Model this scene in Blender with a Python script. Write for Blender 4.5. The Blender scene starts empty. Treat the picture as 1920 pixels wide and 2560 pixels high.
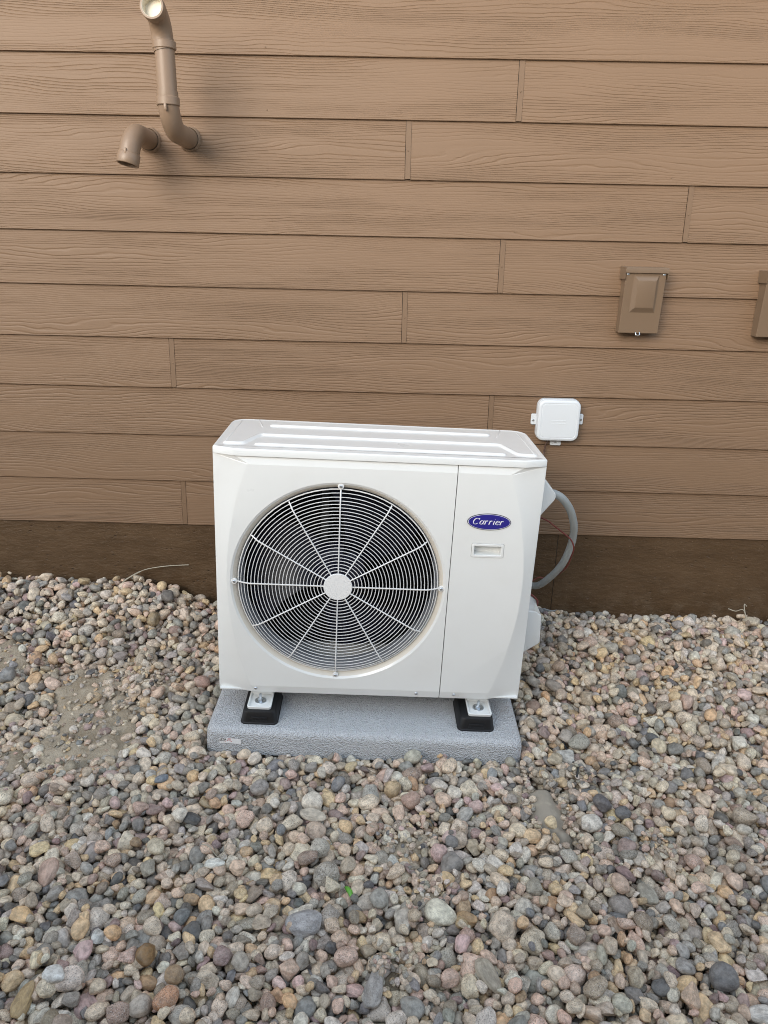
import bpy, bmesh, math, random
import numpy as np
from mathutils import Matrix, Vector, noise as mnoise

random.seed(11)
RNG = np.random.default_rng(7)
S = bpy.context.scene
COL = S.collection

# ------------------------------------------------------------------ camera
cam_d = bpy.data.cameras.new("camera")
cam_o = bpy.data.objects.new("camera", cam_d)
COL.objects.link(cam_o)
cam_d.sensor_fit = 'HORIZONTAL'
cam_d.sensor_width = 36.0
cam_d.lens = 36.0 * 1870.4 / 1920.0
cam_d.clip_start = 0.05
cam_d.clip_end = 300.0
CR = ((0.9995470264, -0.0263791218, 0.0144873701),
      (0.0224251610, 0.3317819290, -0.9430895311),
      (0.0200712260, 0.9429872181, 0.3322231966))
CP = Vector((0.01835, -2.71063, 1.46849))
mw = Matrix(CR).to_4x4()
mw.translation = CP
cam_o.matrix_world = mw
S.camera = cam_o
S.render.resolution_x, S.render.resolution_y = 768, 1024

# ------------------------------------------------------------------ light
SUN_EL, SUN_AZ = 20.5, 209.0          # compass-like: 0 = +Y, 90 = +X
world = bpy.data.worlds.new("World")
S.world = world
world.use_nodes = True
wn = world.node_tree
for n in list(wn.nodes):
    wn.nodes.remove(n)
w_out = wn.nodes.new('ShaderNodeOutputWorld')
w_bg = wn.nodes.new('ShaderNodeBackground')
w_sky = wn.nodes.new('ShaderNodeTexSky')
w_sky.sky_type = 'NISHITA'
w_sky.sun_disc = False
w_sky.sun_elevation = math.radians(SUN_EL)
w_sky.sun_rotation = math.radians(SUN_AZ)
w_sky.air_density = 1.0
w_sky.dust_density = 2.5
w_hs = wn.nodes.new('ShaderNodeHueSaturation')
w_hs.inputs['Saturation'].default_value = 0.85
wn.links.new(w_sky.outputs[0], w_hs.inputs['Color'])
w_add = wn.nodes.new('ShaderNodeMix'); w_add.data_type = 'RGBA'; w_add.blend_type = 'ADD'; w_add.inputs[0].default_value = 1.0
CLD = 10.0
w_add.inputs[7].default_value = (0.76 * CLD, 0.91 * CLD, 1.07 * CLD, 1.0)      # thin even cloud veil
wn.links.new(w_hs.outputs[0], w_add.inputs[6])
wn.links.new(w_add.outputs[2], w_bg.inputs['Color'])
w_bg.inputs['Strength'].default_value = 0.06
wn.links.new(w_bg.outputs[0], w_out.inputs['Surface'])

sun_d = bpy.data.lights.new("sun", 'SUN')
sun_d.energy = 1.5
sun_d.angle = math.radians(38.0)
sun_d.color = (1.0, 0.93, 0.84)
sun_o = bpy.data.objects.new("sun", sun_d)
COL.objects.link(sun_o)
el, az = math.radians(SUN_EL), math.radians(SUN_AZ)
to_sun = Vector((math.sin(az) * math.cos(el), math.cos(az) * math.cos(el), math.sin(el)))
sun_o.rotation_euler = to_sun.to_track_quat('Z', 'Y').to_euler()
sun_o.location = to_sun * 20

S.view_settings.view_transform = 'Standard'
S.view_settings.look = 'None'
S.view_settings.gamma = 1.0
S.view_settings.use_curve_mapping = False
S.view_settings.exposure = 0.89
S.render.engine = 'CYCLES'
S.cycles.max_bounces = 8
S.cycles.diffuse_bounces = 4
S.cycles.use_denoising = True
S.cycles.denoising_prefilter = 'NONE'
S.cycles.use_adaptive_sampling = False
S.cycles.filter_width = 1.0
S.cycles.sample_clamp_indirect = 3.0

# ------------------------------------------------------------------ helpers
def link(name, mesh, mat=None, parent=None, smooth=None):
    o = bpy.data.objects.new(name, mesh)
    COL.objects.link(o)
    if mat:
        mesh.materials.append(mat)
    if parent:
        o.parent = parent
    if smooth is not None:
        shade(mesh, smooth)
    return o

def shade(me, ang):
    """smooth shading with sharp edges above ang degrees"""
    me.polygons.foreach_set('use_smooth', [True] * len(me.polygons))
    bm = bmesh.new(); bm.from_mesh(me)
    a = math.radians(ang)
    for e in bm.edges:
        e.smooth = not (len(e.link_faces) == 2 and e.calc_face_angle(0.0) > a)
    bm.to_mesh(me); bm.free()

def bm_obj(name, bm, mat, parent=None, smooth=None, recalc=True):
    if recalc:
        bmesh.ops.recalc_face_normals(bm, faces=bm.faces[:])
    me = bpy.data.meshes.new(name)
    bm.to_mesh(me); bm.free()
    return link(name, me, mat, parent, smooth)

def tag(o, label=None, cat=None, group=None, kind=None):
    if label: o['label'] = label
    if cat: o['category'] = cat
    if group: o['group'] = group
    if kind: o['kind'] = kind
    return o

def empty(name, loc=(0, 0, 0), label=None, cat=None, group=None, kind=None):
    o = bpy.data.objects.new(name, None)
    o.empty_display_size = 0.1
    COL.objects.link(o)
    o.location = loc
    return tag(o, label, cat, group, kind)

def box_bm(x0, x1, y0, y1, z0, z1, bm=None, bev=0.0, seg=2):
    own = bm is None
    b = bmesh.new()
    vs = [b.verts.new((x, y, z)) for x in (x0, x1) for y in (y0, y1) for z in (z0, z1)]
    for f in ((0, 1, 3, 2), (4, 6, 7, 5), (0, 4, 5, 1), (2, 3, 7, 6), (0, 2, 6, 4), (1, 5, 7, 3)):
        b.faces.new([vs[i] for i in f])
    if bev > 0:
        bmesh.ops.bevel(b, geom=b.edges[:], offset=bev, segments=seg, profile=0.5, affect='EDGES')
    if own:
        return b
    me = bpy.data.meshes.new('t'); b.to_mesh(me); b.free(); bm.from_mesh(me); bpy.data.meshes.remove(me)
    return bm

def frame_axes(t):
    t = t.normalized()
    up = Vector((0, 0, 1)) if abs(t.z) < 0.95 else Vector((0, 1, 0))
    a = t.cross(up).normalized()
    return a, a.cross(t).normalized()

def tube_bm(pts, r, n=10, bm=None, closed=False, caps=True, rfun=None):
    bm = bm or bmesh.new()
    pts = [Vector(p) for p in pts]
    rings = []
    m = len(pts)
    a0 = None
    for i, p in enumerate(pts):
        if closed:
            t = pts[(i + 1) % m] - pts[i - 1]
        else:
            t = pts[min(i + 1, m - 1)] - pts[max(i - 1, 0)]
        t.normalize()
        if a0 is None:
            a, b = frame_axes(t)
        else:
            a = (a0 - t * a0.dot(t)).normalized(); b = a.cross(t).normalized()
        a0 = a
        rr = rfun(i) if rfun else r
        rings.append([bm.verts.new(p + (a * math.cos(k * 2 * math.pi / n) + b * math.sin(k * 2 * math.pi / n)) * rr) for k in range(n)])
    for i in range(m if closed else m - 1):
        A, B = rings[i], rings[(i + 1) % m]
        for k in range(n):
            bm.faces.new((A[k], A[(k + 1) % n], B[(k + 1) % n], B[k]))
    if caps and not closed:
        bm.faces.new(rings[0][::-1]); bm.faces.new(rings[-1])
    return bm

def spline(pts, per=8):
    P = [Vector(p) for p in pts]
    P = [P[0] * 2 - P[1]] + P + [P[-1] * 2 - P[-2]]
    out = []
    for i in range(1, len(P) - 2):
        for k in range(per):
            t = k / per
            a, b, c, d = P[i - 1], P[i], P[i + 1], P[i + 2]
            out.append(0.5 * ((2 * b) + (c - a) * t + (2 * a - 5 * b + 4 * c - d) * t * t + (3 * b - a - 3 * c + d) * t ** 3))
    out.append(P[-2])
    return out

def lathe_bm(prof, center, axis='y', n=64, bm=None, a0=0.0, a1=2 * math.pi):
    """prof: list of (radius, depth along axis)"""
    bm = bm or bmesh.new()
    full = abs(a1 - a0 - 2 * math.pi) < 1e-6
    k = n if full else n + 1
    rings = []
    for r, d in prof:
        ring = []
        for i in range(k):
            a = a0 + (a1 - a0) * i / n
            c, s = r * math.cos(a), r * math.sin(a)
            if axis == 'y': p = (center[0] + c, center[1] + d, center[2] + s)
            elif axis == 'z': p = (center[0] + c, center[1] + s, center[2] + d)
            else: p = (center[0] + d, center[1] + c, center[2] + s)
            ring.append(bm.verts.new(p))
        rings.append(ring)
    for A, B in zip(rings, rings[1:]):
        for i in range(k if full else k - 1):
            j = (i + 1) % k
            bm.faces.new((A[i], A[j], B[j], B[i]))
    return bm, rings

def disc_bm(center, r, y0, y1, n=32, axis='y', bev=0.0):
    prof = [(r, y1), (r, y0 + bev), (r - bev, y0)] if bev else [(r, y1), (r, y0)]
    bm, rings = lathe_bm(prof, center, axis, n)
    bm.faces.new(rings[-1]); bm.faces.new(rings[0][::-1])
    return bm

def rounded_rect(x0, x1, z0, z1, r, n=5):
    pts = []
    for cx, cz, a in ((x1 - r, z1 - r, 0), (x0 + r, z1 - r, 90), (x0 + r, z0 + r, 180), (x1 - r, z0 + r, 270)):
        for i in range(n + 1):
            t = math.radians(a + 90 * i / n)
            pts.append((cx + r * math.cos(t), cz + r * math.sin(t)))
    return pts

def inset_poly(pts, d):
    """move a convex-ish closed polygon inwards by d (ccw)"""
    out = []
    m = len(pts)
    for i in range(m):
        p0, p1, p2 = Vector(pts[i - 1]), Vector(pts[i]), Vector(pts[(i + 1) % m])
        e1 = (p1 - p0).normalized(); e2 = (p2 - p1).normalized()
        n1 = Vector((-e1.y, e1.x)); n2 = Vector((-e2.y, e2.x))
        n = (n1 + n2)
        n = n.normalized() / max(0.3, math.cos(n1.angle(n2, 0) / 2)) if n.length > 1e-6 else n1
        out.append(tuple(p1 + n * d))
    return out

def stack_bm(loops, cap0=True, cap1=True, bm=None):
    """loops: list of lists of 3-D points, joined ring to ring"""
    bm = bm or bmesh.new()
    R = [[bm.verts.new(p) for p in L] for L in loops]
    k = len(R[0])
    for A, B in zip(R, R[1:]):
        for i in range(k):
            j = (i + 1) % k
            bm.faces.new((A[i], A[j], B[j], B[i]))
    if cap0: bm.faces.new(R[0][::-1])
    if cap1: bm.faces.new(R[-1])
    return bm

# ------------------------------------------------------------------ materials
def newmat(name):
    m = bpy.data.materials.new(name)
    m.use_nodes = True
    nt = m.node_tree
    b = nt.nodes['Principled BSDF']
    return m, nt, b

def nd(nt, typ, ins=None, **attrs):
    n = nt.nodes.new(typ)
    for k, v in attrs.items():
        setattr(n, k, v)
    for k, v in (ins or {}).items():
        if hasattr(v, 'is_output') or isinstance(v, bpy.types.NodeSocket):
            nt.links.new(v, n.inputs[k])
        else:
            n.inputs[k].default_value = v
    return n

def mth(nt, op, a, b=None, c=None, clamp=False):
    n = nt.nodes.new('ShaderNodeMath'); n.operation = op; n.use_clamp = clamp
    for i, v in enumerate((a, b, c)):
        if v is None: continue
        if isinstance(v, bpy.types.NodeSocket): nt.links.new(v, n.inputs[i])
        else: n.inputs[i].default_value = v
    return n.outputs[0]

def mixc(nt, fac, a, b, mode='MIX'):
    n = nt.nodes.new('ShaderNodeMix'); n.data_type = 'RGBA'; n.blend_type = mode
    for i, v in ((0, fac), (6, a), (7, b)):
        if isinstance(v, bpy.types.NodeSocket): nt.links.new(v, n.inputs[i])
        else:
            n.inputs[i].default_value = v if i == 0 else (*v, 1.0) if len(v) == 3 else v
    return n.outputs[2]

def ramp(nt, fac, lo, hi):
    n = nt.nodes.new('ShaderNodeMapRange'); n.interpolation_type = 'SMOOTHSTEP'
    nt.links.new(fac, n.inputs[0])
    n.inputs[1].default_value = lo; n.inputs[2].default_value = hi
    return n.outputs[0]

def noise(nt, vec, scale=1.0, detail=2.0, rough=0.5):
    return nd(nt, 'ShaderNodeTexNoise', {'Vector': vec, 'Scale': scale, 'Detail': detail, 'Roughness': rough}).outputs[0]

def bump(nt, b, h, strength, dist):
    n = nd(nt, 'ShaderNodeBump', {'Height': h, 'Strength': strength, 'Distance': dist})
    nt.links.new(n.outputs[0], b.inputs['Normal'])
    return n

def setp(b, **k):
    names = {'col': 'Base Color', 'rough': 'Roughness', 'metal': 'Metallic', 'coat': 'Coat Weight', 'coatr': 'Coat Roughness', 'spec': 'Specular IOR Level'}
    for a, v in k.items():
        b.inputs[names[a]].default_value = (*v, 1.0) if a == 'col' else v

def paint(name, col, rough=0.4, mottle=0.04, scale=30, bumpd=0.0, bscale=300, **k):
    m, nt, b = newmat(name)
    tc = nd(nt, 'ShaderNodeTexCoord').outputs['Object']
    n1 = noise(nt, tc, scale, 4)
    c = mixc(nt, n1, tuple(x * (1 - mottle * 2) for x in col), tuple(min(1, x * (1 + mottle * 2)) for x in col))
    nt.links.new(c, b.inputs['Base Color'])
    setp(b, rough=rough, **k)
    r = mth(nt, 'MULTIPLY_ADD', noise(nt, tc, scale * 0.4, 3), 0.16, rough - 0.08)
    nt.links.new(r, b.inputs['Roughness'])
    if bumpd > 0:
        bump(nt, b, noise(nt, tc, bscale, 3), 0.5, bumpd)
    return m

SIDING = (0.206, 0.129, 0.076)
def siding_mat():
    m, nt, b = newmat('siding_paint')
    tc = nd(nt, 'ShaderNodeTexCoord').outputs['Object']
    sep = nd(nt, 'ShaderNodeSeparateXYZ', {0: tc})
    x, z = sep.outputs[0], sep.outputs[2]
    rnd = nd(nt, 'ShaderNodeObjectInfo').outputs['Random']
    def vec(fx, fz, k):
        return nd(nt, 'ShaderNodeCombineXYZ', {0: mth(nt, 'MULTIPLY_ADD', rnd, 37.0 + k, mth(nt, 'MULTIPLY', x, fx)),
                  1: mth(nt, 'MULTIPLY_ADD', rnd, 11.0 * k, mth(nt, 'MULTIPLY', z, fz)), 2: mth(nt, 'MULTIPLY', rnd, 91.0)}).outputs[0]
    n1 = noise(nt, vec(1.2, 8.0, 1), 1.0, 1.0, 0.4)
    n2 = noise(nt, vec(5.0, 26.0, 2), 1.0, 2.0, 0.5)
    n4 = noise(nt, vec(16.0, 60.0, 6), 1.0, 1.0, 0.5)
    ph = mth(nt, 'ADD', mth(nt, 'MULTIPLY', z, 118.0), mth(nt, 'ADD', mth(nt, 'MULTIPLY', n1, 15.0), mth(nt, 'ADD', mth(nt, 'MULTIPLY', n2, 1.6), mth(nt, 'MULTIPLY', n4, 0.5))))
    fr = mth(nt, 'FRACT', ph)
    tri = mth(nt, 'ABSOLUTE', mth(nt, 'SUBTRACT', fr, 0.5))          # 0 at the groove, .5 between
    ridge = ramp(nt, tri, 0.0, 0.26)
    m1 = ramp(nt, noise(nt, vec(1.1, 12.0, 3), 1.0, 2.0), 0.32, 0.55)
    m2 = ramp(nt, noise(nt, vec(2.2, 40.0, 4), 1.0, 1.0), 0.28, 0.50)
    mk = mth(nt, 'MULTIPLY_ADD', mth(nt, 'MULTIPLY', m1, m2), 0.82, 0.18)
    h = mth(nt, 'SUBTRACT', 1.0, mth(nt, 'MULTIPLY', mk, mth(nt, 'SUBTRACT', 1.0, ridge)))
    fine = noise(nt, vec(14.0, 420.0, 5), 1.0, 2.0)
    h2 = mth(nt, 'ADD', h, mth(nt, 'MULTIPLY', fine, 0.10))
    bump(nt, b, h2, 1.0, 0.0013)
    v = noise(nt, tc, 2.2, 4)
    c = mixc(nt, v, tuple(q * 0.93 for q in SIDING), (SIDING[0] * 1.07, SIDING[1] * 1.06, SIDING[2] * 1.07))
    nt.links.new(c, b.inputs['Base Color'])
    setp(b, rough=0.55, spec=0.35)
    return m

M_SIDING = siding_mat()
M_TRIM = paint('siding_trim_paint', tuple(q * 0.88 for q in SIDING), 0.55, 0.03, 20, 0.0004, 500, spec=0.35)

def foundation_mat():
    m, nt, b = newmat('foundation_paint')
    tc = nd(nt, 'ShaderNodeTexCoord').outputs['Object']
    mp = nd(nt, 'ShaderNodeMapping', {'Vector': tc, 'Scale': (1.0, 1.0, 2.4)}).outputs[0]
    c = mixc(nt, ramp(nt, noise(nt, mp, 5, 6, .65), .30, .70), (0.076, 0.043, 0.019), (0.106, 0.063, 0.031))
    sp = ramp(nt, noise(nt, tc, 130, 2), 0.68, 0.76)
    c = mixc(nt, mth(nt, 'MULTIPLY', sp, 0.55), c, (0.22, 0.15, 0.10))
    scr = nd(nt, 'ShaderNodeMapping', {'Vector': tc, 'Scale': (9.0, 1.0, 70.0), 'Rotation': (0, 0.12, 0)}).outputs[0]
    sc = mth(nt, 'MULTIPLY', ramp(nt, noise(nt, scr, 2.2, 3, .6), 0.62, 0.72), ramp(nt, noise(nt, tc, 4.5, 3), 0.48, 0.62))
    c = mixc(nt, mth(nt, 'MULTIPLY', sc, 0.35), c, (0.24, 0.17, 0.11))
    zz = nd(nt, 'ShaderNodeSeparateXYZ', {0: tc}).outputs[2]
    low = mth(nt, 'MULTIPLY', ramp(nt, zz, 0.34, 0.10), ramp(nt, noise(nt, tc, 14, 6, .7), 0.44, 0.70))
    c = mixc(nt, mth(nt, 'MULTIPLY', low, 0.22), c, (0.26, 0.20, 0.14))
    nt.links.new(c, b.inputs['Base Color'])
    pit = ramp(nt, nd(nt, 'ShaderNodeTexVoronoi', {'Vector': mp, 'Scale': 30.0, 'Randomness': 1.0}).outputs['Distance'], 0.03, 0.20)
    gate = ramp(nt, noise(nt, tc, 8, 2), 0.48, 0.58)
    pit = mth(nt, 'SUBTRACT', 1.0, mth(nt, 'MULTIPLY', gate, mth(nt, 'SUBTRACT', 1.0, pit)))
    h = mth(nt, 'ADD', mth(nt, 'MULTIPLY', noise(nt, mp, 30, 6, .65), 1.0), mth(nt, 'MULTIPLY', pit, 0.9))
    bump(nt, b, h, 1.0, 0.004)
    setp(b, rough=0.5, spec=0.4)
    return m
M_FOUND = foundation_mat()
M_CONC = paint('bare_concrete', (0.26, 0.26, 0.255), 0.9, 0.15, 60, 0.003, 120)

def white_mat(name, col, rough, coat=0.0):
    m, nt, b = newmat(name)
    tc = nd(nt, 'ShaderNodeTexCoord').outputs['Object']
    d = ramp(nt, noise(nt, tc, 5, 5, .6), 0.45, 0.8)
    c = mixc(nt, mth(nt, 'MULTIPLY', d, 0.10), col, (0.55, 0.50, 0.42))
    nt.links.new(c, b.inputs['Base Color'])
    r = mth(nt, 'MULTIPLY_ADD', noise(nt, tc, 14, 4), 0.12, rough - 0.06)
    nt.links.new(r, b.inputs['Roughness'])
    setp(b, coat=coat, coatr=0.07)
    bump(nt, b, noise(nt, tc, 420, 2), 0.10, 0.0006)
    return m
M_WHITE = white_mat('white_enamel', (0.82, 0.83, 0.81), 0.30, 0.6)
M_GRILLE = white_mat('grille_enamel', (0.84, 0.84, 0.83), 0.35, 0.2)
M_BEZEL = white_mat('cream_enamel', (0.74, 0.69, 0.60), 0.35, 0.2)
M_PLAST = white_mat('white_plastic', (0.66, 0.69, 0.71), 0.38)
M_SHROUD = paint('shroud_paint', (0.24, 0.25, 0.27), 0.35, 0.03, 12)
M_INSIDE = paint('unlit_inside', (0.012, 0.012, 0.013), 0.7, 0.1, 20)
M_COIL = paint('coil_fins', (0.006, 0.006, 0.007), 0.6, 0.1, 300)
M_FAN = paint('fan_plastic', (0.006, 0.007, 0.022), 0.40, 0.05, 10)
M_STEEL = paint('zinc_steel', (0.62, 0.65, 0.68), 0.28, 0.05, 200, metal=0.95)
M_BRKT = paint('motor_bracket_steel', (0.07, 0.072, 0.075), 0.5, 0.05, 60, metal=0.5)
M_RUBBER = paint('black_plastic', (0.006, 0.006, 0.007), 0.5, 0.15, 40, 0.0006, 350)
M_BOX = paint('brown_box_paint', (0.178, 0.120, 0.076), 0.34, 0.02, 12, 0.0002, 400)
M_PIPE = paint('brown_pipe_paint', (0.245, 0.166, 0.110), 0.42, 0.05, 14, 0.0004, 120)
M_PIPE_IN = paint('bare_pvc', (0.66, 0.60, 0.48), 0.35, 0.02, 30)
M_COND = paint('grey_conduit', (0.36, 0.39, 0.39), 0.42, 0.03, 30)
M_RED = paint('red_wire', (0.16, 0.030, 0.022), 0.40, 0.05, 40)
M_BRNWIRE = paint('brown_wire', (0.11, 0.062, 0.046), 0.45, 0.05, 40)
M_BLUE = paint('badge_blue', (0.022, 0.018, 0.235), 0.28, 0.02, 40, coat=0.3)
M_NAVY = paint('badge_border', (0.012, 0.014, 0.045), 0.3, 0.02, 40)
M_PRINT = paint('white_print', (0.80, 0.80, 0.86), 0.4, 0.01, 40)
M_BLACKP = paint('black_print', (0.015, 0.015, 0.015), 0.5, 0.02, 40)
M_REDP = paint('red_print', (0.55, 0.05, 0.06), 0.5, 0.02, 40)
M_PAPER = paint('sticker_paper', (0.90, 0.90, 0.90), 0.4, 0.01, 40)
M_GREEN = paint('green_plastic', (0.13, 0.40, 0.05), 0.35, 0.1, 80)
M_STRAW = paint('dry_grass', (0.42, 0.38, 0.30), 0.8, 0.1, 80)
M_BLKWIRE = paint('black_cord', (0.02, 0.02, 0.022), 0.6, 0.1, 80)

def pad_mat():
    m, nt, b = newmat('pad_stucco')
    tc = nd(nt, 'ShaderNodeTexCoord').outputs['Object']
    g = noise(nt, tc, 210, 3, .6)
    c = mixc(nt, noise(nt, tc, 7, 4), (0.56, 0.57, 0.585), (0.66, 0.67, 0.685))
    c = mixc(nt, ramp(nt, g, 0.52, 0.72), c, (0.78, 0.79, 0.80))
    c = mixc(nt, mth(nt, 'MULTIPLY', ramp(nt, noise(nt, tc, 300, 2), 0.60, 0.72), 0.8), c, (0.22, 0.225, 0.235))
    nt.links.new(c, b.inputs['Base Color'])
    v = nd(nt, 'ShaderNodeTexVoronoi', {'Vector': tc, 'Scale': 230.0}).outputs['Distance']
    h = mth(nt, 'ADD', mth(nt, 'MULTIPLY', g, 1.0), mth(nt, 'MULTIPLY', v, 0.8))
    bump(nt, b, h, 1.0, 0.0055)
    setp(b, rough=0.38, spec=0.6)
    return m
M_PAD = pad_mat()

def soil_mat():
    m, nt, b = newmat('sandy_soil')
    tc = nd(nt, 'ShaderNodeTexCoord').outputs['Object']
    c = mixc(nt, ramp(nt, noise(nt, tc, 11, 7, .65), .3, .7), (0.34, 0.275, 0.195), (0.54, 0.46, 0.35))
    gr = nd(nt, 'ShaderNodeTexVoronoi', {'Vector': tc, 'Scale': 170.0})
    c = mixc(nt, mth(nt, 'MULTIPLY', ramp(nt, gr.outputs['Distance'], 0.5, 0.15), 0.35), c, (0.44, 0.395, 0.33))
    nt.links.new(c, b.inputs['Base Color'])
    h = mth(nt, 'ADD', mth(nt, 'MULTIPLY', noise(nt, tc, 60, 6, .65), 1.0), mth(nt, 'MULTIPLY', noise(nt, tc, 420, 3, .6), 0.35))
    bump(nt, b, h, 1.0, 0.009)
    setp(b, rough=0.95, spec=0.2)
    return m
M_SOIL = soil_mat()

def stone_mat(name, per_object):
    m, nt, b = newmat(name)
    if per_object:
        oi = nd(nt, 'ShaderNodeObjectInfo')
        base = oi.outputs['Color']; spk = oi.outputs['Alpha']
        tc = nd(nt, 'ShaderNodeTexCoord').outputs['Object']
        rest = nd(nt, 'ShaderNodeVectorMath', {0: tc, 1: nd(nt, 'ShaderNodeCombineXYZ', {0: mth(nt, 'MULTIPLY', oi.outputs['Random'], 77.0), 1: mth(nt, 'MULTIPLY', oi.outputs['Random'], 31.0), 2: 0.0}).outputs[0]}, operation='ADD').outputs[0]
    else:
        a = nd(nt, 'ShaderNodeAttribute', attribute_name='stone_color')
        base = a.outputs['Color']; spk = a.outputs['Alpha']
        rest = nd(nt, 'ShaderNodeAttribute', attribute_name='rest').outputs['Vector']
    mott = noise(nt, rest, 1.7, 5, .65)
    c = mixc(nt, ramp(nt, mott, 0.28, 0.72), mixc(nt, 1.0, base, (0.60, 0.59, 0.58), 'MULTIPLY'), mixc(nt, 1.0, base, (1.36, 1.35, 1.33), 'MULTIPLY'))
    # veins / bedding
    vn = noise(nt, nd(nt, 'ShaderNodeMapping', {'Vector': rest, 'Rotation': (0.6, 0.4, 0.2), 'Scale': (0.5, 0.5, 4.5)}).outputs[0], 1.3, 3)
    c = mixc(nt, mth(nt, 'MULTIPLY', ramp(nt, vn, 0.56, 0.70), 0.30), c, mixc(nt, 1.0, base, (1.4, 1.36, 1.3), 'MULTIPLY'))
    # granite speckle
    s1 = ramp(nt, noise(nt, rest, 8.5, 2, .6), 0.54, 0.64)
    s2 = ramp(nt, noise(nt, nd(nt, 'ShaderNodeMapping', {'Vector': rest, 'Location': (9, 3, 5)}).outputs[0], 10.0, 2, .6), 0.56, 0.66)
    c = mixc(nt, mth(nt, 'MULTIPLY', s1, spk), c, mixc(nt, 1.0, base, (0.22, 0.21, 0.21), 'MULTIPLY'))
    c = mixc(nt, mth(nt, 'MULTIPLY', s2, spk), c, mixc(nt, 0.5, base, (0.80, 0.78, 0.74)))
    # dust
    dn = ramp(nt, noise(nt, rest, 0.9, 4, .6), 0.42, 0.75)
    c = mixc(nt, mth(nt, 'MULTIPLY', dn, 0.30), c, (0.40, 0.35, 0.285))
    nt.links.new(c, b.inputs['Base Color'])
    h = mth(nt, 'ADD', noise(nt, rest, 4.0, 5, .6), mth(nt, 'MULTIPLY', noise(nt, rest, 17.0, 3, .6), 0.35))
    bump(nt, b, h, 0.55, 0.004)
    setp(b, rough=0.66, spec=0.4)
    return m
M_STONE = stone_mat('river_stone', True)
M_GRAVEL = stone_mat('river_gravel', False)

# ------------------------------------------------------------------ house wall
Z0, EXPO = 0.440, 0.1778            # bottom lip of the lowest plank, exposure
wall = empty('house_wall', (0, 0, 0), 'tan brown lap siding wall with embossed wood grain above a dark brown foundation', 'wall')
XL, XR = -4.5, 4.5
JOINTS = {0: -0.798, 2: 0.3567, 3: -0.8034, 4: 0.0308, 5: 0.3593, 6: 0.970, 7: 0.0272, 8: 0.381}
NC = 29
def plank(x0, x1, k):
    zb = Z0 + k * EXPO
    h, th, tilt = 0.206, 0.0080, 0.0105
    bm = bmesh.new()
    r = 0.0012
    prof = [(0.0, zb + r), (tilt, zb + h), (tilt + th, zb + h), (th, zb), (r, zb)]
    A = [bm.verts.new((x0, y, z)) for y, z in prof]
    B = [bm.verts.new((x1, y, z)) for y, z in prof]
    n = len(prof)
    for i in range(n):
        j = (i + 1) % n
        bm.faces.new((A[i], A[j], B[j], B[i]))
    bm.faces.new(A[::-1]); bm.faces.new(B)
    return bm_obj('plank', bm, M_SIDING, wall)
for k in range(NC):
    cuts = [XL]
    if k in JOINTS:
        cuts.append(JOINTS[k])
    elif k > 9:
        cuts.append(RNG.uniform(-2.5, 2.5))
    cuts.append(XR)
    for a, c in zip(cuts, cuts[1:]):
        plank(a + (0.0 if a == XL else 0.0131 if k in JOINTS else .001), c - (0.0 if c == XR else 0.0060 if k in JOINTS else .001), k)
    if k in JOINTS:
        x = JOINTS[k]
        zb = Z0 + k * EXPO
        bm_obj('backing', box_bm(x - .02, x + .03, 0.0112, 0.0118, zb + .001, zb + .19), M_BLACKP, wall)
        y = lambda z: 0.0105 * (z - zb) / 0.206 - 0.0002
        z0, z1 = zb + 0.0025, zb + EXPO + 0.004
        bm = bmesh.new()
        w = 0.0085
        L = []
        for zz in (z0, z1):
            L.append([(x - w + .004, y(zz) + .001, zz), (x - w + .004, y(zz) - 0.0016, zz), (x + w + .004, y(zz) - 0.0016, zz), (x + w + .004, y(zz) + .001, zz)])
        stack_bm(L, bm=bm)
        js = bm_obj('joint_cover', bm, M_TRIM, wall)
        zn = zb + 0.088
        bm_obj('nail', disc_bm((x + 0.004, 0, zn), 0.0030, y(zn) - 0.0028, y(zn) - 0.001, 12, bev=0.0008), M_TRIM, js, 40)
# a few face nails near the lower lips
for (x, k) in ((-0.43, 9), (-0.43, 8), (0.005, 8), (1.30, 8), (-0.10, 4), (0.9, 7), (-1.2, 3), (0.62, 2), (1.15, 4), (0.40, 6)):
    zn = Z0 + k * EXPO + 0.022
    bm_obj('nail', disc_bm((x, 0, zn), 0.0026, -0.0004, 0.0016, 10, bev=0.0006), M_TRIM, wall, 40)

for a, c in ((XL, 0.6532), (0.6556, XR)):
    bm = bmesh.new()
    bevel = 0.002
    box_bm(a, c, 0.010, 0.20, -0.6, Z0 + 0.03, bm)
    bm_obj('foundation', bm, M_FOUND, wall)
bm = bmesh.new(); box_bm(0.64, 0.67, 0.0125, 0.19, -0.5, Z0 + 0.02, bm)
bm_obj('joint_filler', bm, M_BLACKP, wall)
# bare strip of concrete low on the foundation, uneven upper edge
bm = bmesh.new()
top, bot = [], []
xs = np.linspace(0.40, 0.735, 30)
for i, x in enumerate(xs):
    z = 0.130 + 0.010 * mnoise.noise((x * 24, 0, 3)) + 0.004 * mnoise.noise((x * 90, 0, 7)) - max(0, (x - 0.54)) * 0.16
    top.append(bm.verts.new((x, 0.0045, z))); bot.append(bm.verts.new((x, 0.0045, 0.02)))
tb = [bm.verts.new((v.co.x, 0.0105, v.co.z + .002)) for v in top]
for i in range(len(xs) - 1):
    bm.faces.new((bot[i], bot[i + 1], top[i + 1], top[i]))
    bm.faces.new((top[i], top[i + 1], tb[i + 1], tb[i]))
bm_obj('bare_concrete', bm, M_CONC, wall)

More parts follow.
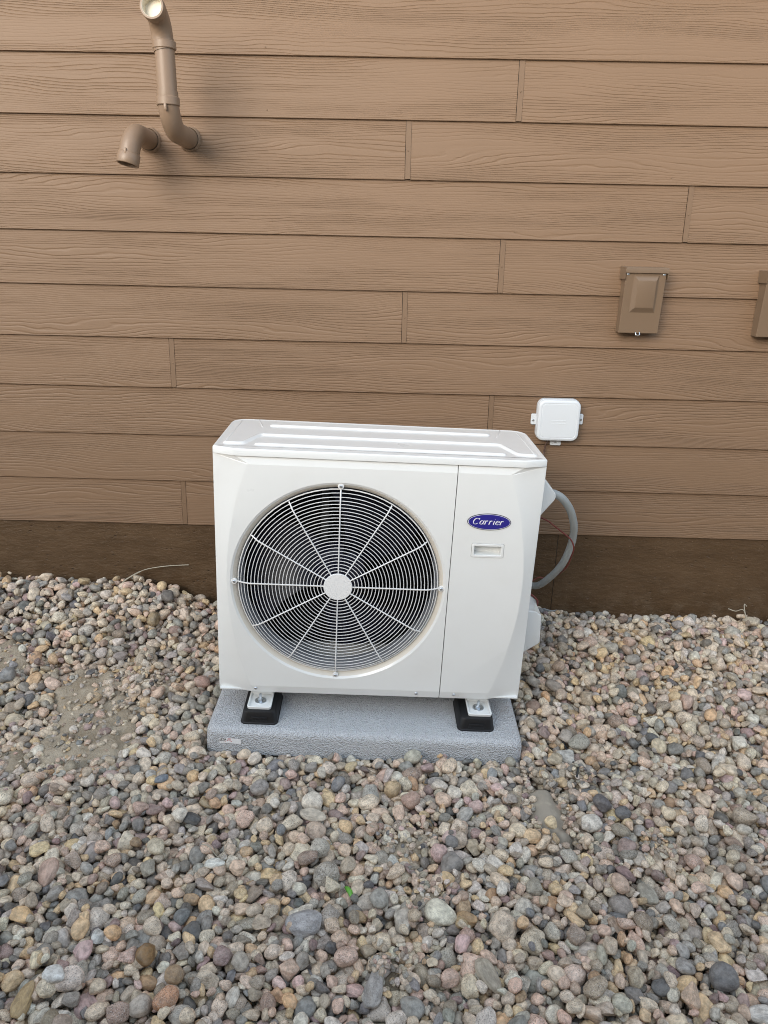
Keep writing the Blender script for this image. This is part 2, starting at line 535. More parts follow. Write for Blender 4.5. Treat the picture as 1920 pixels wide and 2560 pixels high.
# ------------------------------------------------------------------ unseen fence, added behind the camera to shade the lower wall
fence = empty('shade_fence', (0, -4.2, 0), 'tall brown board fence, added unseen behind the camera to shade the lower wall', 'fence')
M_SHADE_FENCE = paint('shade_fence_stain', (0.20, 0.135, 0.085), 0.75, 0.12, 9, 0.001, 120)
fb = bpy.data.meshes.new('board')
b_ = box_bm(-0.0695, 0.0695, -0.01, 0.01, 0.02, 2.28, bev=0.003); b_.to_mesh(fb); b_.free(); fb.materials.append(M_SHADE_FENCE)
for i in range(-56, 57):
    o = bpy.data.objects.new('board', fb); COL.objects.link(o); o.parent = fence
    o.location = (i * 0.1425, 0, -0.06 + 0.006 * math.sin(i * 2.7))
for z in (0.35, 1.65):
    bm_obj('rail', box_bm(-8.1, 8.1, -0.05, -0.0115, z, z + 0.09), M_SHADE_FENCE, fence)

# ------------------------------------------------------------------ terrain
def sstep(a, b, x):
    t = np.clip((x - a) / (b - a), 0, 1)
    return t * t * (3 - 2 * t)

_wv = [(RNG.uniform(2, 9), RNG.uniform(0, 6.28), RNG.uniform(0, 6.28)) for _ in range(14)]
def lump(x, y):
    s = 0
    for f, a, p in _wv:
        s = s + np.sin(f * (x * math.cos(a) + y * math.sin(a)) + p) / (f ** 0.6)
    return s * 0.0042

def surf(x, y):
    x = np.asarray(x, float); y = np.asarray(y, float)
    b = np.interp(-y, [-1, 0, 0.30, 0.75, 1.2, 2.4, 6, 60], [0.12, 0.118, 0.074, -0.004, -0.014, -0.028, -0.06, -0.1])
    b = b - 0.020 * np.clip(x, -1.5, 1.5) * sstep(0.1, 0.7, -y)
    pile = 0.098 * sstep(-0.68, -0.98, x) * np.exp(-(np.minimum(y, 0) / 0.26) ** 2)
    return b + pile + lump(x, y) * np.where(np.abs(x) < 3, 1, 0.3)

PATCH = [(-0.94, -0.70, 0.12, 0.27, 0.25), (-1.36, -0.44, 0.16, 0.09, 0.2), (-0.80, -0.50, 0.07, 0.05, 0.0), (-1.20, -0.86, 0.13, 0.07, -0.3),
         (0.07, -1.13, 0.075, 0.04, 0.4), (0.13, -1.30, 0.05, 0.07, 0.2), (0.60, -0.86, 0.04, 0.03, 0.0), (0.74, -1.10, 0.05, 0.04, 0.3),
         (0.46, -1.00, 0.060, 0.13, 0.45), (0.03, -1.50, 0.05, 0.05, 0.0)]
def patch(x, y):
    x = np.asarray(x, float); y = np.asarray(y, float)
    s = np.zeros(np.broadcast(x, y).shape)
    for cx, cy, rx, ry, a in PATCH:
        c, sn = math.cos(a), math.sin(a)
        u = ((x - cx) * c + (y - cy) * sn) / rx; v = (-(x - cx) * sn + (y - cy) * c) / ry
        d = np.sqrt(u * u + v * v) + 0.16 * np.sin(23 * x + 3 * y) + 0.16 * np.sin(19 * y - 7 * x + 1) + 0.14 * np.sin(61 * x + 40 * y) + 0.12 * np.sin(70 * y - 52 * x)
        s = np.maximum(s, 1 - sstep(0.55, 1.5, d))
    return s

def soil(x, y):
    return surf(x, y) - 0.052 + 0.054 * patch(x, y)

gx = np.concatenate([[-60, -30, -12, -6, -3.5], np.arange(-2.6, 2.601, 0.014), [3.5, 6, 12, 30, 60]])
gy = np.concatenate([[-60, -30, -12, -6, -3.5, -2.8], np.arange(-2.4, 0.02, 0.014)])
GX, GY = np.meshgrid(gx, gy, indexing='ij')
GZ = soil(GX, GY)
nx, ny = GX.shape
me = bpy.data.meshes.new('gravel_bed')
idx = np.arange(nx * ny).reshape(nx, ny)
quads = np.stack([idx[:-1, :-1], idx[1:, :-1], idx[1:, 1:], idx[:-1, 1:]], -1).reshape(-1, 4)
def mesh_arrays(me, co, faces):
    k = faces.shape[1]
    me.vertices.add(len(co)); me.vertices.foreach_set('co', np.ascontiguousarray(co, np.float32).ravel())
    me.loops.add(faces.size); me.loops.foreach_set('vertex_index', np.ascontiguousarray(faces, np.int32).ravel())
    me.polygons.add(len(faces))
    me.polygons.foreach_set('loop_start', np.arange(0, faces.size, k, dtype=np.int32))
    me.polygons.foreach_set('use_smooth', np.ones(len(faces), bool))
    me.update(calc_edges=True)
mesh_arrays(me, np.stack([GX, GY, GZ], -1).reshape(-1, 3), quads)
bed = link('gravel_bed', me, M_SOIL)
tag(bed, 'bed of mixed river stones over sandy soil in front of the wall', kind='structure')

# ------------------------------------------------------------------ air conditioner frame
UM = Matrix(((0.9989558666, -0.0362006275, 0.0278691791),
             (0.0362996600, 0.9993362787, -0.0030556299),
             (-0.0277400660, 0.0040640812, 0.9996069087)))
UO = Vector((-0.518238, -0.706315, 0.154389))
UMAT = UM.to_4x4(); UMAT.translation = UO
def U(x, y, z): return UM @ Vector((x, y, z)) + UO

W, D, H, ZS = 0.946, 0.3724, 0.7853, 0.7640
ac = empty('air_conditioner', label='white outdoor air conditioner with a round fan grille and blue oval badge', cat='air conditioner')
ac.matrix_world = UMAT
SB = 0.026
ZB, ZL = 0.7415, 0.0258
def dz(z): return 0.036 + 0.069 * ((min(z, ZB) - 0.385) / 0.357) ** 2
FC = (0.3638, 0.0, 0.3795)
RH = 0.3190
SEAM = 0.6905

rows = [0.0, ZL] + list(np.linspace(ZL, ZB, 26))[1:]
def yl(z): return 0.007 * (1 - z / ZL) if z < ZL else 0.0
def facet(bm, side):
    """side facet grid; returns arc verts for z >= ZL, and the bottom/inner verts"""
    fx = (lambda x: x) if side < 0 else (lambda x: W - x)
    ts = [0.0, 0.06, 0.30, 0.72, 0.92, 1.0]          # edge .. arc
    ys = [SB, SB * 0.925, SB * 0.70, SB * 0.265, SB * 0.045, 0.0]
    grid = []
    for z in rows:
        d = dz(z)
        grid.append([bm.verts.new((fx(t * d), y + yl(z) * t ** 0.5, z)) for t, y in zip(ts, ys)])
    for A, B in zip(grid, grid[1:]):
        for i in range(len(ts) - 1):
            bm.faces.new((A[i], A[i + 1], B[i + 1], B[i]))
    # returns: top corner
    top = bm.verts.new((fx(0.0), SB, ZS))
    last = grid[-1]
    for i in range(len(ts) - 1):
        bm.faces.new((last[i], last[i + 1], top))
    # side return fold
    back = [bm.verts.new((g[0].co.x, SB + 0.012, g[0].co.z)) for g in grid]
    for a, b, c, e in zip(grid, grid[1:], back, back[1:]):
        bm.faces.new((a[0], b[0], e, c))
    tb = bm.verts.new((fx(0.0), SB + 0.012, ZS))
    bm.faces.new((last[0], top, tb, back[-1]))
    kink = bm.verts.new((fx(0.065), 0.006, ZS))
    bm.faces.new((last[-1], kink, top))
    return [g[-1] for g in grid], last[-1], kink

def fill_flat(bm, loops):
    es = []
    for L in loops:
        for i in range(len(L)):
            e = bm.edges.get((L[i], L[(i + 1) % len(L)])) or bm.edges.new((L[i], L[(i + 1) % len(L)]))
            es.append(e)
    bmesh.ops.triangle_fill(bm, edges=es, use_beauty=True, use_dissolve=False, normal=(0, -1, 0))

# front panel (left of the seam)
bm = bmesh.new()
arc, atop, kink = facet(bm, -1)
v_seam = [bm.verts.new((SEAM, 0, ZL)), bm.verts.new((SEAM, 0, ZB))]
v_s0 = bm.verts.new((SEAM, 0.007, 0)); v_s1 = bm.verts.new((SEAM, 0.006, ZS))
bm.faces.new((arc[0], v_s0, v_seam[0], arc[1]))
bm.faces.new((atop, v_seam[1], v_s1, kink))
NH = 96
hole = [bm.verts.new((FC[0] + RH * math.cos(2 * math.pi * i / NH), 0, FC[2] + RH * math.sin(2 * math.pi * i / NH))) for i in range(NH)]
fill_flat(bm, [arc[1:] + [v_seam[1], v_seam[0]], hole])
prof = [(0.3125, 0.0045)]
prev = hole
for r, d in prof:
    ring = [bm.verts.new((FC[0] + r * math.cos(2 * math.pi * i / NH), d, FC[2] + r * math.sin(2 * math.pi * i / NH))) for i in range(NH)]
    for i in range(NH):
        bm.faces.new((prev[i], prev[(i + 1) % NH], ring[(i + 1) % NH], ring[i]))
    prev = ring
    break
fold = [bm.verts.new((SEAM, 0.010, z)) for z in (0, ZL, ZB, ZS)]
sv = [v_s0, v_seam[0], v_seam[1], v_s1]
for a, b, c, e in zip(sv, sv[1:], fold, fold[1:]):
    bm.faces.new((a, b, e, c))
bm_obj('front_panel', bm, M_WHITE, ac, 14)

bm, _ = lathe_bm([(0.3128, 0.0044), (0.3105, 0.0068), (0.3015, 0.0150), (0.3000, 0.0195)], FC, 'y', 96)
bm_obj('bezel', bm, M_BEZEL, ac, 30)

# service panel (right of the seam)
bm = bmesh.new()
arc, atop, kink = facet(bm, 1)
SX = SEAM + 0.0022
v_seam = [bm.verts.new((SX, 0, ZL)), bm.verts.new((SX, 0, ZB))]
v_s0 = bm.verts.new((SX, 0.007, 0)); v_s1 = bm.verts.new((SX, 0.006, ZS))
bm.faces.new((arc[0], v_s0, v_seam[0], arc[1]))
bm.faces.new((atop, v_seam[1], v_s1, kink))
HX0, HX1, HZ0, HZ1 = 0.7492, 0.8448, 0.4870, 0.5312
hl = [bm.verts.new((x, 0, z)) for x, z in rounded_rect(HX0, HX1, HZ0, HZ1, 0.004, 4)]
fill_flat(bm, [arc[1:] + [v_seam[1], v_seam[0]], hl])
hl2 = [bm.verts.new((v.co.x, 0.004, v.co.z)) for v in hl]
for i in range(len(hl)):
    j = (i + 1) % len(hl); bm.faces.new((hl[i], hl[j], hl2[j], hl2[i]))
fold = [bm.verts.new((SX, 0.010, z)) for z in (0, ZL, ZB, ZS)]
sv = [v_s0, v_seam[0], v_seam[1], v_s1]
for a, b, c, e in zip(sv, sv[1:], fold, fold[1:]):
    bm.faces.new((a, b, e, c))
bm_obj('service_panel', bm, M_WHITE, ac, 14)

# recessed handle
g = 0.0009
L = []
for ins, y, r in ((g, 0.004, .0035), (g, -0.0012, .0035), (g + .0012, -0.0020, .003), (0.0075, -0.0020, .002), (0.0085, -0.0010, .0015), (0.0095, 0.0280, .001)):
    L.append([(x, y, z) for x, z in rounded_rect(HX0 + ins, HX1 - ins, HZ0 + ins, HZ1 - ins, r, 4)])
bm_obj('handle', stack_bm(L, cap0=False), M_WHITE, ac, 30)

# side, back and base panels
def slab(name, x0, x1, y0, y1, z0, z1, mat=M_WHITE, bev=0.0015, parent=ac):
    return bm_obj(name, box_bm(x0, x1, y0, y1, z0, z1, bev=bev), mat, parent)
slab('side_panel', 0.0015, 0.0035, SB + .010, D - .002, 0.004, ZS + .002, bev=0)
slab('side_panel', W - .0035, W - .0015, SB + .010, D - .002, 0.004, ZS + .002, bev=0)
slab('back_panel', 0.0015, W - .0015, D - .004, D - .002, 0.004, ZS + .002, bev=0)
slab('base_pan', 0.004, W - .004, 0.012, D - .005, 0.002, 0.006, bev=0)
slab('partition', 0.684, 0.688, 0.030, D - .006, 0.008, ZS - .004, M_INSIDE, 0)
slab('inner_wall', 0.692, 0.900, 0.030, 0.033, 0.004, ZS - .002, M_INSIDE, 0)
# coil with vertical fins behind the fan
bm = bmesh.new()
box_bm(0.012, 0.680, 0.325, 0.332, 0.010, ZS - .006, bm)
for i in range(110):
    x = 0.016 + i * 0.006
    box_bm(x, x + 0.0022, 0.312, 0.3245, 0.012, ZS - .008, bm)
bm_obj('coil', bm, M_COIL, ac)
bm, rg = lathe_bm([(0.3015, 0.020), (0.296, 0.030), (0.291, 0.045), (0.290, 0.085), (0.297, 0.100)], FC, 'y', 96)
bm_obj('shroud', bm, M_SHROUD, ac, 40)
bm = bmesh.new()
for x in (0.298, 0.418):
    box_bm(x, x + 0.022, 0.215, 0.235, 0.33, ZS - .01, bm)
box_bm(0.30, 0.438, 0.195, 0.2149, 0.34, 0.42, bm)
bm_obj('motor_bracket', bm, M_BRKT, ac)

# fan
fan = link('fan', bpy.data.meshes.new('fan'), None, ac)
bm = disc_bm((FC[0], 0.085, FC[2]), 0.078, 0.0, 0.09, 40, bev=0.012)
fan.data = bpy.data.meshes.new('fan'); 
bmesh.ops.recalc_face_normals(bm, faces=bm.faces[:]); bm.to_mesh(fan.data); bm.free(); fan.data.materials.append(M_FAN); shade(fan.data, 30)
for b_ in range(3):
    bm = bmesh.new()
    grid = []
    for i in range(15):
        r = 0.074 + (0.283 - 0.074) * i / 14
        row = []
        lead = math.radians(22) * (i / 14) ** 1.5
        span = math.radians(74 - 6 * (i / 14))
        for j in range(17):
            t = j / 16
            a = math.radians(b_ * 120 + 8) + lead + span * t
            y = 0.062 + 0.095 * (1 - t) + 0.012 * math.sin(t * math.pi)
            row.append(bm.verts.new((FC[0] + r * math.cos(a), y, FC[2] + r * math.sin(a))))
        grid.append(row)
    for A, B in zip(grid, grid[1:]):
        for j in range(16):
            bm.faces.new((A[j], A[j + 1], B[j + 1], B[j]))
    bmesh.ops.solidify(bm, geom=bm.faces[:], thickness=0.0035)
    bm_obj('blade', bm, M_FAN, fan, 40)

# grille
gr = link('fan_grille', bpy.data.meshes.new('fan_grille'), None, ac)
bm = disc_bm(FC, 0.0425, -0.0125, -0.008, 48, bev=0.0012)
bmesh.ops.recalc_face_normals(bm, faces=bm.faces[:]); bm.to_mesh(gr.data); bm.free(); gr.data.materials.append(M_GRILLE); shade(gr.data, 30)
GY0 = -0.0085
def gdepth(r):       # the cage is flat and curves back towards its rim
    t = max(0.0, (r - 0.262) / (0.2985 - 0.262))
    return GY0 + 0.020 * t ** 2.0
radii = [0.0505 + i * 0.0103 for i in range(25)]
radii[-1] = 0.2965
for k, r in enumerate(radii):
    rr = 0.00130 if k < 24 else 0.0021
    y = gdepth(r) + 0.0022
    pts = [(FC[0] + r * math.cos(2 * math.pi * i / 72), y, FC[2] + r * math.sin(2 * math.pi * i / 72)) for i in range(72)]
    bm_obj('ring', tube_bm(pts, rr, 6, closed=True), M_GRILLE, gr, 60)
for k in range(12):
    a = math.radians(30 * k)
    r1 = 0.306 if k % 3 == 0 else 0.294
    pts = []
    for i in range(13):
        r = 0.040 + (r1 - 0.040) * i / 12
        pts.append((FC[0] + r * math.cos(a), gdepth(min(r, 0.2985)) - 0.0006, FC[2] + r * math.sin(a)))
    bm_obj('spoke', tube_bm(pts, 0.0021, 6), M_GRILLE, gr, 60)
    if k % 3 == 0:
        r = 0.307
        c = (FC[0] + r * math.cos(a), 0.0, FC[2] + r * math.sin(a))
        tb = bm_obj('tab', disc_bm(c, 0.0088, 0.0015, 0.0075, 20, bev=0.001), M_GRILLE, gr, 40)
        bm_obj('screw', disc_bm(c, 0.0045, -0.0016, 0.0014, 14, bev=0.0012), M_STEEL, gr, 40)

# lid with pressed ribs
outline = [(0.0, SB), (0.004, SB - .0045)] + [(0.061, 0.0012), (0.069, -0.0006), (W - .069, -0.0006), (W - .061, 0.0012)] + [(W - .004, SB - .0045), (W, SB)]
RC = 0.050
for cx, cy, a in ((W - RC, D - RC, 0), (RC, D - RC, 90)):
    for i in range(9):
        t = math.radians(a + 90 * i / 8)
        outline.append((cx + RC * math.cos(t), cy + RC * math.sin(t)))
L = [[(x, y, ZS + .0012) for x, y in inset_poly(outline, 0.004)]]
for ins, z in ((0.0, ZS + .0012), (0.0, H - .0050), (0.0012, H - .0018), (0.0040, H), (0.010, H), (0.0115, H - 0.0007), (0.018, H - .0007)):
    L.append([(x, y, z) for x, y in inset_poly(outline, ins)])
bm = stack_bm(L, cap0=False)
def rib(pts, w, h):
    P = [Vector((*p, 0)) for p in pts]
    Q = [P[0]]
    for i in range(1, len(P) - 1):           # round the bends
        a = (P[i - 1] - P[i]).normalized() * 0.014; c = (P[i + 1] - P[i]).normalized() * 0.014
        for t in (0, .25, .5, .75, 1):
            Q.append(P[i] + a * (1 - t) ** 2 + c * t ** 2)
    Q.append(P[-1])
    # extra end points for rounded ends
    e0 = (Q[0] - Q[1]).normalized(); e1 = (Q[-1] - Q[-2]).normalized()
    Q = [Q[0] + e0 * w * .5, Q[0] + e0 * w * .38, Q[0] + e0 * w * .2] + Q + [Q[-1] + e1 * w * .2, Q[-1] + e1 * w * .38, Q[-1] + e1 * w * .5]
    m = len(Q)
    ends = {0: .05, 1: .62, 2: .88, m - 1: .05, m - 2: .62, m - 3: .88}
    loops = []
    for i, p in enumerate(Q):
        t = (Q[min(i + 1, m - 1)] - Q[max(i - 1, 0)]).normalized(); nrm = Vector((-t.y, t.x, 0))
        s = ends.get(i, 1.0)
        loops.append([bm.verts.new((p.x + nrm.x * u * w * .5 * s, p.y + nrm.y * u * w * .5 * s, H - .0009 + h * s * v)) for u, v in ((-1, 0), (-.75, .16), (-.42, .80), (-.15, 1), (.15, 1), (.42, .80), (.75, .16), (1, 0))])
    for A, B in zip(loops, loops[1:]):
        for j in range(7):
            bm.faces.new((A[j], A[j + 1], B[j + 1], B[j]))
rib([(0.138, 0.2884), (0.808, 0.2884)], 0.024, 0.0058)
rib([(0.034, 0.0610), (0.076, 0.0610), (0.113, 0.1690), (W - .113, 0.1690), (W - .076, 0.0610), (W - .034, 0.0610)], 0.024, 0.0058)
rib([(0.124, 0.0575), (W - .124, 0.0575)], 0.024, 0.0058)
for s in (0, 1):
    f = (lambda x: W - x) if s else (lambda x: x)
    rib([(f(0.026), 0.082), (f(0.031), 0.345)], 0.007, 0.0014)
    rib([(f(0.083), 0.362), (f(0.106), 0.272)], 0.007, 0.0014)
bm_obj('lid', bm, M_WHITE, ac, 32)

# badge
def ellipse(cx, cz, a, b, y0, y1, n=56):
    return stack_bm([[(cx + a * math.cos(2 * math.pi * i / n), y, cz + b * math.sin(2 * math.pi * i / n)) for i in range(n)] for y in (y1, y0)])
BX, BZ, BA, BB = 0.7930, 0.5993, 0.0633, 0.0252
bd = bm_obj('badge', ellipse(BX, BZ, BA, BB, -0.0022, 0.0), M_NAVY, ac, 30)
bm_obj('white_line', ellipse(BX, BZ, BA - .0020, BB - .0017, -0.0025, -0.0010), M_PRINT, bd, 30)
bm_obj('blue_field', ellipse(BX, BZ, BA - .0034, BB - .0029, -0.0028, -0.0010), M_BLUE, bd, 30)

def arcp(cx, cy, rx, ry, a0, a1, n=16):
    return [(cx + rx * math.cos(math.radians(a0 + (a1 - a0) * i / n)), cy + ry * math.sin(math.radians(a0 + (a1 - a0) * i / n))) for i in range(n + 1)]
GLY = {
    'C': (1.42, [arcp(0.64, 0.76, 0.58, 0.74, 42, 318, 26), [(1.08, 1.52), (1.05, 1.20)]]),
    'a': (1.06, [arcp(0.44, 0.49, 0.34, 0.46, 60, 405, 24), [(0.82, 0.98), (0.80, 0.22), (0.86, 0.06), (1.0, 0.08)]]),
    'r': (0.90, [[(0.02, 0.90), (0.16, 0.97), (0.18, 0.0)], arcp(0.44, 0.66, 0.26, 0.30, 175, 80, 10), [(0.47, 0.93), (0.60, 0.84)]]),
    'i': (0.50, [[(0.02, 0.90), (0.18, 0.97), (0.18, 0.12), (0.24, 0.03), (0.36, 0.06)], [(0.17, 1.36), (0.21, 1.36)]]),
    'e': (0.96, [[(0.12, 0.50), (0.45, 0.53), (0.78, 0.62)] + arcp(0.46, 0.56, 0.33, 0.42, 12, 172, 12) + arcp(0.50, 0.45, 0.38, 0.43, 168, 318, 12)]),
}
XH = 0.0122
text = 'Carrier'
adv = sum(GLY[c][0] for c in text)
KX = 0.090 / (adv * XH)
penx = 0.0
nst = 0
for c in text:
    wdt, strokes = GLY[c]
    bm = bmesh.new()
    for st in strokes:
        nst += 1
        P = [Vector(((penx + p[0] + 0.30 * p[1]) * XH * KX, p[1] * XH)) for p in st]
        loops = []
        for i, p in enumerate(P):
            t = (P[min(i + 1, len(P) - 1)] - P[max(i - 1, 0)]).normalized()
            ang = abs(t.dot(Vector((0.30, 0.95)).normalized()))
            hw = (0.045 + 0.075 * ang ** 1.5) * XH
            if c == 'i' and st is strokes[1] or (c == 'r' and st is strokes[2]): hw = 0.13 * XH
            n = Vector((-t.y, t.x)) * hw
            loops.append((p + n, p - n))
        y = -0.0032 - 0.00003 * nst
        vs = [[bm.verts.new((BX - 0.049 + q.x, y, BZ - 0.0075 + q.y)) for q in l] for l in loops]
        for A, B in zip(vs, vs[1:]):
            bm.faces.new((A[0], A[1], B[1], B[0]))
    penx += wdt
    bm_obj('letter', bm, M_PRINT, bd)

# screws on the lower flange
for x in (0.1168, 0.6181, 0.7367):
    bm_obj('screw', disc_bm((x, 0, 0.0160), 0.0048, -0.0015, 0.0035, 16, bev=0.0015), M_STEEL, ac, 40)

# mounting feet
for fx0 in (0.0948, 0.7838):
    x0, x1 = fx0, fx0 + 0.0735
    bm = bmesh.new()
    rr = lambda ins, z: [(x, y, z) for x, y in rounded_rect(x0 + ins, x1 - ins, -0.0330 + ins, 0.070, 0.009, 5)]
    stack_bm([rr(.0, -0.0375), rr(-.0008, -0.030), rr(.0012, -0.0285), rr(.0040, -0.0290), rr(.0075, -0.0350)], bm=bm)
    box_bm(x0 + .004, x1 - .004, 0.045, 0.068, -0.034, 0.003, bm)
    ft = bm_obj('mounting_foot', bm, M_WHITE, ac, 30)
    c = ((x0 + x1) / 2 - 0.001, 0.010, 0)
    bm_obj('washer', disc_bm(c, 0.0180, -0.0349, -0.0330, 28, 'z', bev=-0.0), M_STEEL, ft, 30)
    bm = bmesh.new()
    hexl = lambda r, z: [(c[0] + r * math.cos(math.pi / 3 * i + .2), c[1] + r * math.sin(math.pi / 3 * i + .2), z) for i in range(6)]
    stack_bm([hexl(.0078, -0.0329), hexl(.0078, -0.0275), hexl(.0068, -0.0262)], bm=bm)
    tube_bm([(c[0], c[1], -0.0262), (c[0], c[1], -0.010)], 0.0042, 12, bm)
    bm_obj('bolt', bm, M_STEEL, ft, 35)

# covers on the right side
UI = UMAT.inverted()
def prism_world(poly, y0, y1, bev):
    """poly in world x-z, extruded along world y, returned in the unit's frame"""
    b = bmesh.new()
    A = [b.verts.new((x, y0, z)) for x, z in poly]; B = [b.verts.new((x, y1, z)) for x, z in poly]
    n = len(poly)
    for i in range(n):
        j = (i + 1) % n; b.faces.new((A[i], A[j], B[j], B[i]))
    b.faces.new(A[::-1]); b.faces.new(B)
    bmesh.ops.recalc_face_normals(b, faces=b.faces[:])
    bmesh.ops.bevel(b, geom=b.edges[:], offset=bev, segments=3, profile=0.5, affect='EDGES')
    bmesh.ops.transform(b, matrix=UI, verts=b.verts)
    return b
bm_obj('conduit_cover', prism_world([(0.440, 0.842), (0.4853, 0.7984), (0.5195, 0.7560), (0.5215, 0.7450), (0.5180, 0.7340), (0.4822, 0.6863), (0.436, 0.630)], -0.475, -0.39, 0.004), M_WHITE, ac, 40)
bm = prism_world([(0.428, 0.3625), (0.4880, 0.3625), (0.5070, 0.3470), (0.5105, 0.2440), (0.4631, 0.2097), (0.428, 0.195)], -0.505, -0.385, 0.006)
vc = bm_obj('valve_cover', bm, M_WHITE, ac, 40)
bm_obj('lug', prism_world([(0.4805, 0.3605), (0.4815, 0.3900), (0.4870, 0.3860), (0.5035, 0.3505), (0.4970, 0.3520)], -0.503, -0.499, 0.0008), M_WHITE, vc, 40)

# ------------------------------------------------------------------ rubber risers and pad
def riser(lx):
    bm = bmesh.new()
    rr = lambda ins, z, dy=0: [(x, y + dy, z) for x, y in rounded_rect(-0.0580 + ins, 0.0580 - ins, -0.083 + ins, 0.083 - ins, 0.017, 6)]
    stack_bm([rr(0, 0), rr(0, .0045), rr(.0015, .006), rr(.0060, .0345), rr(.0085, .0405), rr(.012, .0420)], bm=bm)
    o = bm_obj('riser_block', bm, M_RUBBER, None, 35)
    bm = bmesh.new()
    box_bm(-0.024, 0.024, -0.0835, -0.0790, 0.011, 0.026, bm, bev=0.0012)
    for i in range(3):
        box_bm(-0.018 + i * .012, -0.009 + i * .012, -0.0846, -0.0830, 0.017, 0.0195, bm)
    bm_obj('slot', bm, M_RUBBER, o, 35)
    m = UMAT @ Matrix.Translation((lx, 0.0310, -0.0800))
    o.matrix_world = m
    return o
tag(riser(0.1335), 'black plastic riser block under the left white foot of the air conditioner', 'riser block', 'black riser blocks under the air conditioner')
tag(riser(0.8095), 'black plastic riser block under the right white foot of the air conditioner', 'riser block', 'black riser blocks under the air conditioner')

PADM = UMAT @ Matrix.Translation((-0.0225, -0.0755, -0.0805)) @ Matrix.Rotation(math.radians(-1.5), 4, 'Z')
PW, PD, PH = 0.968, 0.47, 0.085
bm = bmesh.new()
rr = lambda ins, z: [(x, y, z) for x, y in rounded_rect(ins, PW - ins, ins, PD - ins, 0.030, 6)]
L = [rr(-.006, -PH), rr(-.005, -.030)]
for i in range(7):
    t = math.radians(15 * i)
    L.append(rr(-.004 + 0.020 * (1 - math.cos(t)), -0.020 + 0.020 * math.sin(t)))
L.append(rr(.06, 0.0))
stack_bm(L, bm=bm)
pad = bm_obj('equipment_pad', bm, M_PAD, None, 60)
pad.matrix_world = PADM
tag(pad, 'light grey textured concrete pad under the air conditioner with a small white sticker', 'equipment pad')

# sticker on the pad's front face
def text_mesh(body, size):
    cu = bpy.data.curves.new('t', 'FONT'); cu.body = body; cu.size = size; cu.offset = size * 0.02
    cu.resolution_u = 2
    o = bpy.data.objects.new('t', cu); COL.objects.link(o)
    bpy.context.view_layer.update()
    me = bpy.data.meshes.new_from_object(o.evaluated_get(bpy.context.evaluated_depsgraph_get()))
    bpy.data.objects.remove(o); bpy.data.curves.remove(cu)
    return me
SKX, SKZ = 0.0400, -0.0470
sw, sh = 0.066, 0.0185
bm = bmesh.new()
N_ = 10
top = [(SKX + sw * i / N_, SKZ + sh - 0.0016 * (2 * i / N_ - 0.8) ** 2 - 0.0012 * i / N_) for i in range(N_ + 1)]
vt = [bm.verts.new((x, -0.0064, z)) for x, z in top]; vb = [bm.verts.new((x, -0.0064, z - sh)) for x, z in top]
for i in range(N_):
    bm.faces.new((vb[i], vb[i + 1], vt[i + 1], vt[i]))
bm_obj('sticker', bm, M_PAPER, pad)
stk = pad.children[-1]
def put_text(body, size, x, z, mat, y, sx=1.0):
    me = text_mesh(body, size)
    me.materials.clear()
    o = link('lettering', me, mat, stk)
    o.matrix_local = Matrix.Translation((x, y, z)) @ Matrix.Rotation(math.radians(90), 4, 'X') @ Matrix.Diagonal((sx, 1, 1, 1))
    return o
put_text('ULTRA', 0.0116, SKX + .0016, SKZ + .0085, M_BLACKP, -0.0068, 0.53)
put_text('LITE', 0.0116, SKX + .0228, SKZ + .0085, M_REDP, -0.0068, 0.53)
bm = bmesh.new()
for a, b_, z in ((.0018, .0150, .0060),):
    box_bm(SKX + a, SKX + b_, -0.0068, -0.0066, SKZ + z, SKZ + z + .0014, bm)
bm_obj('print_line', bm, M_BLACKP, stk)
bm = bmesh.new()
box_bm(SKX + .0158, SKX + .0196, -0.0068, -0.0066, SKZ + .0056, SKZ + .0072, bm)
box_bm(SKX + .0345, SKX + .0372, -0.0068, -0.0066, SKZ + .0052, SKZ + .0076, bm)
bm_obj('print_line', bm, M_REDP, stk)

# ------------------------------------------------------------------ conduit and wires
cond = [(0.5060, -0.440, 0.7450), (0.5240, -0.438, 0.7447), (0.5540, -0.430, 0.7250), (0.5881, -0.400, 0.6785), (0.6124, -0.365, 0.6224), (0.6253, -0.330, 0.5707), (0.6291, -0.295, 0.5105),
        (0.6214, -0.260, 0.4411), (0.6051, -0.225, 0.3832), (0.5835, -0.190, 0.3345), (0.5632, -0.155, 0.2957), (0.5420, -0.11, 0.272), (0.500, -0.05, 0.262), (0.46, 0.0, 0.262), (0.445, 0.02, 0.262)]
pts = spline(cond, 14)
bm = tube_bm(pts, 0.0125, 16, rfun=lambda i: 0.0124 + (0.0006 if i % 2 else 0))
tag(bm_obj('conduit', bm, M_COND, None, 50), 'grey flexible conduit looping from the air conditioner side back to the wall', 'conduit')

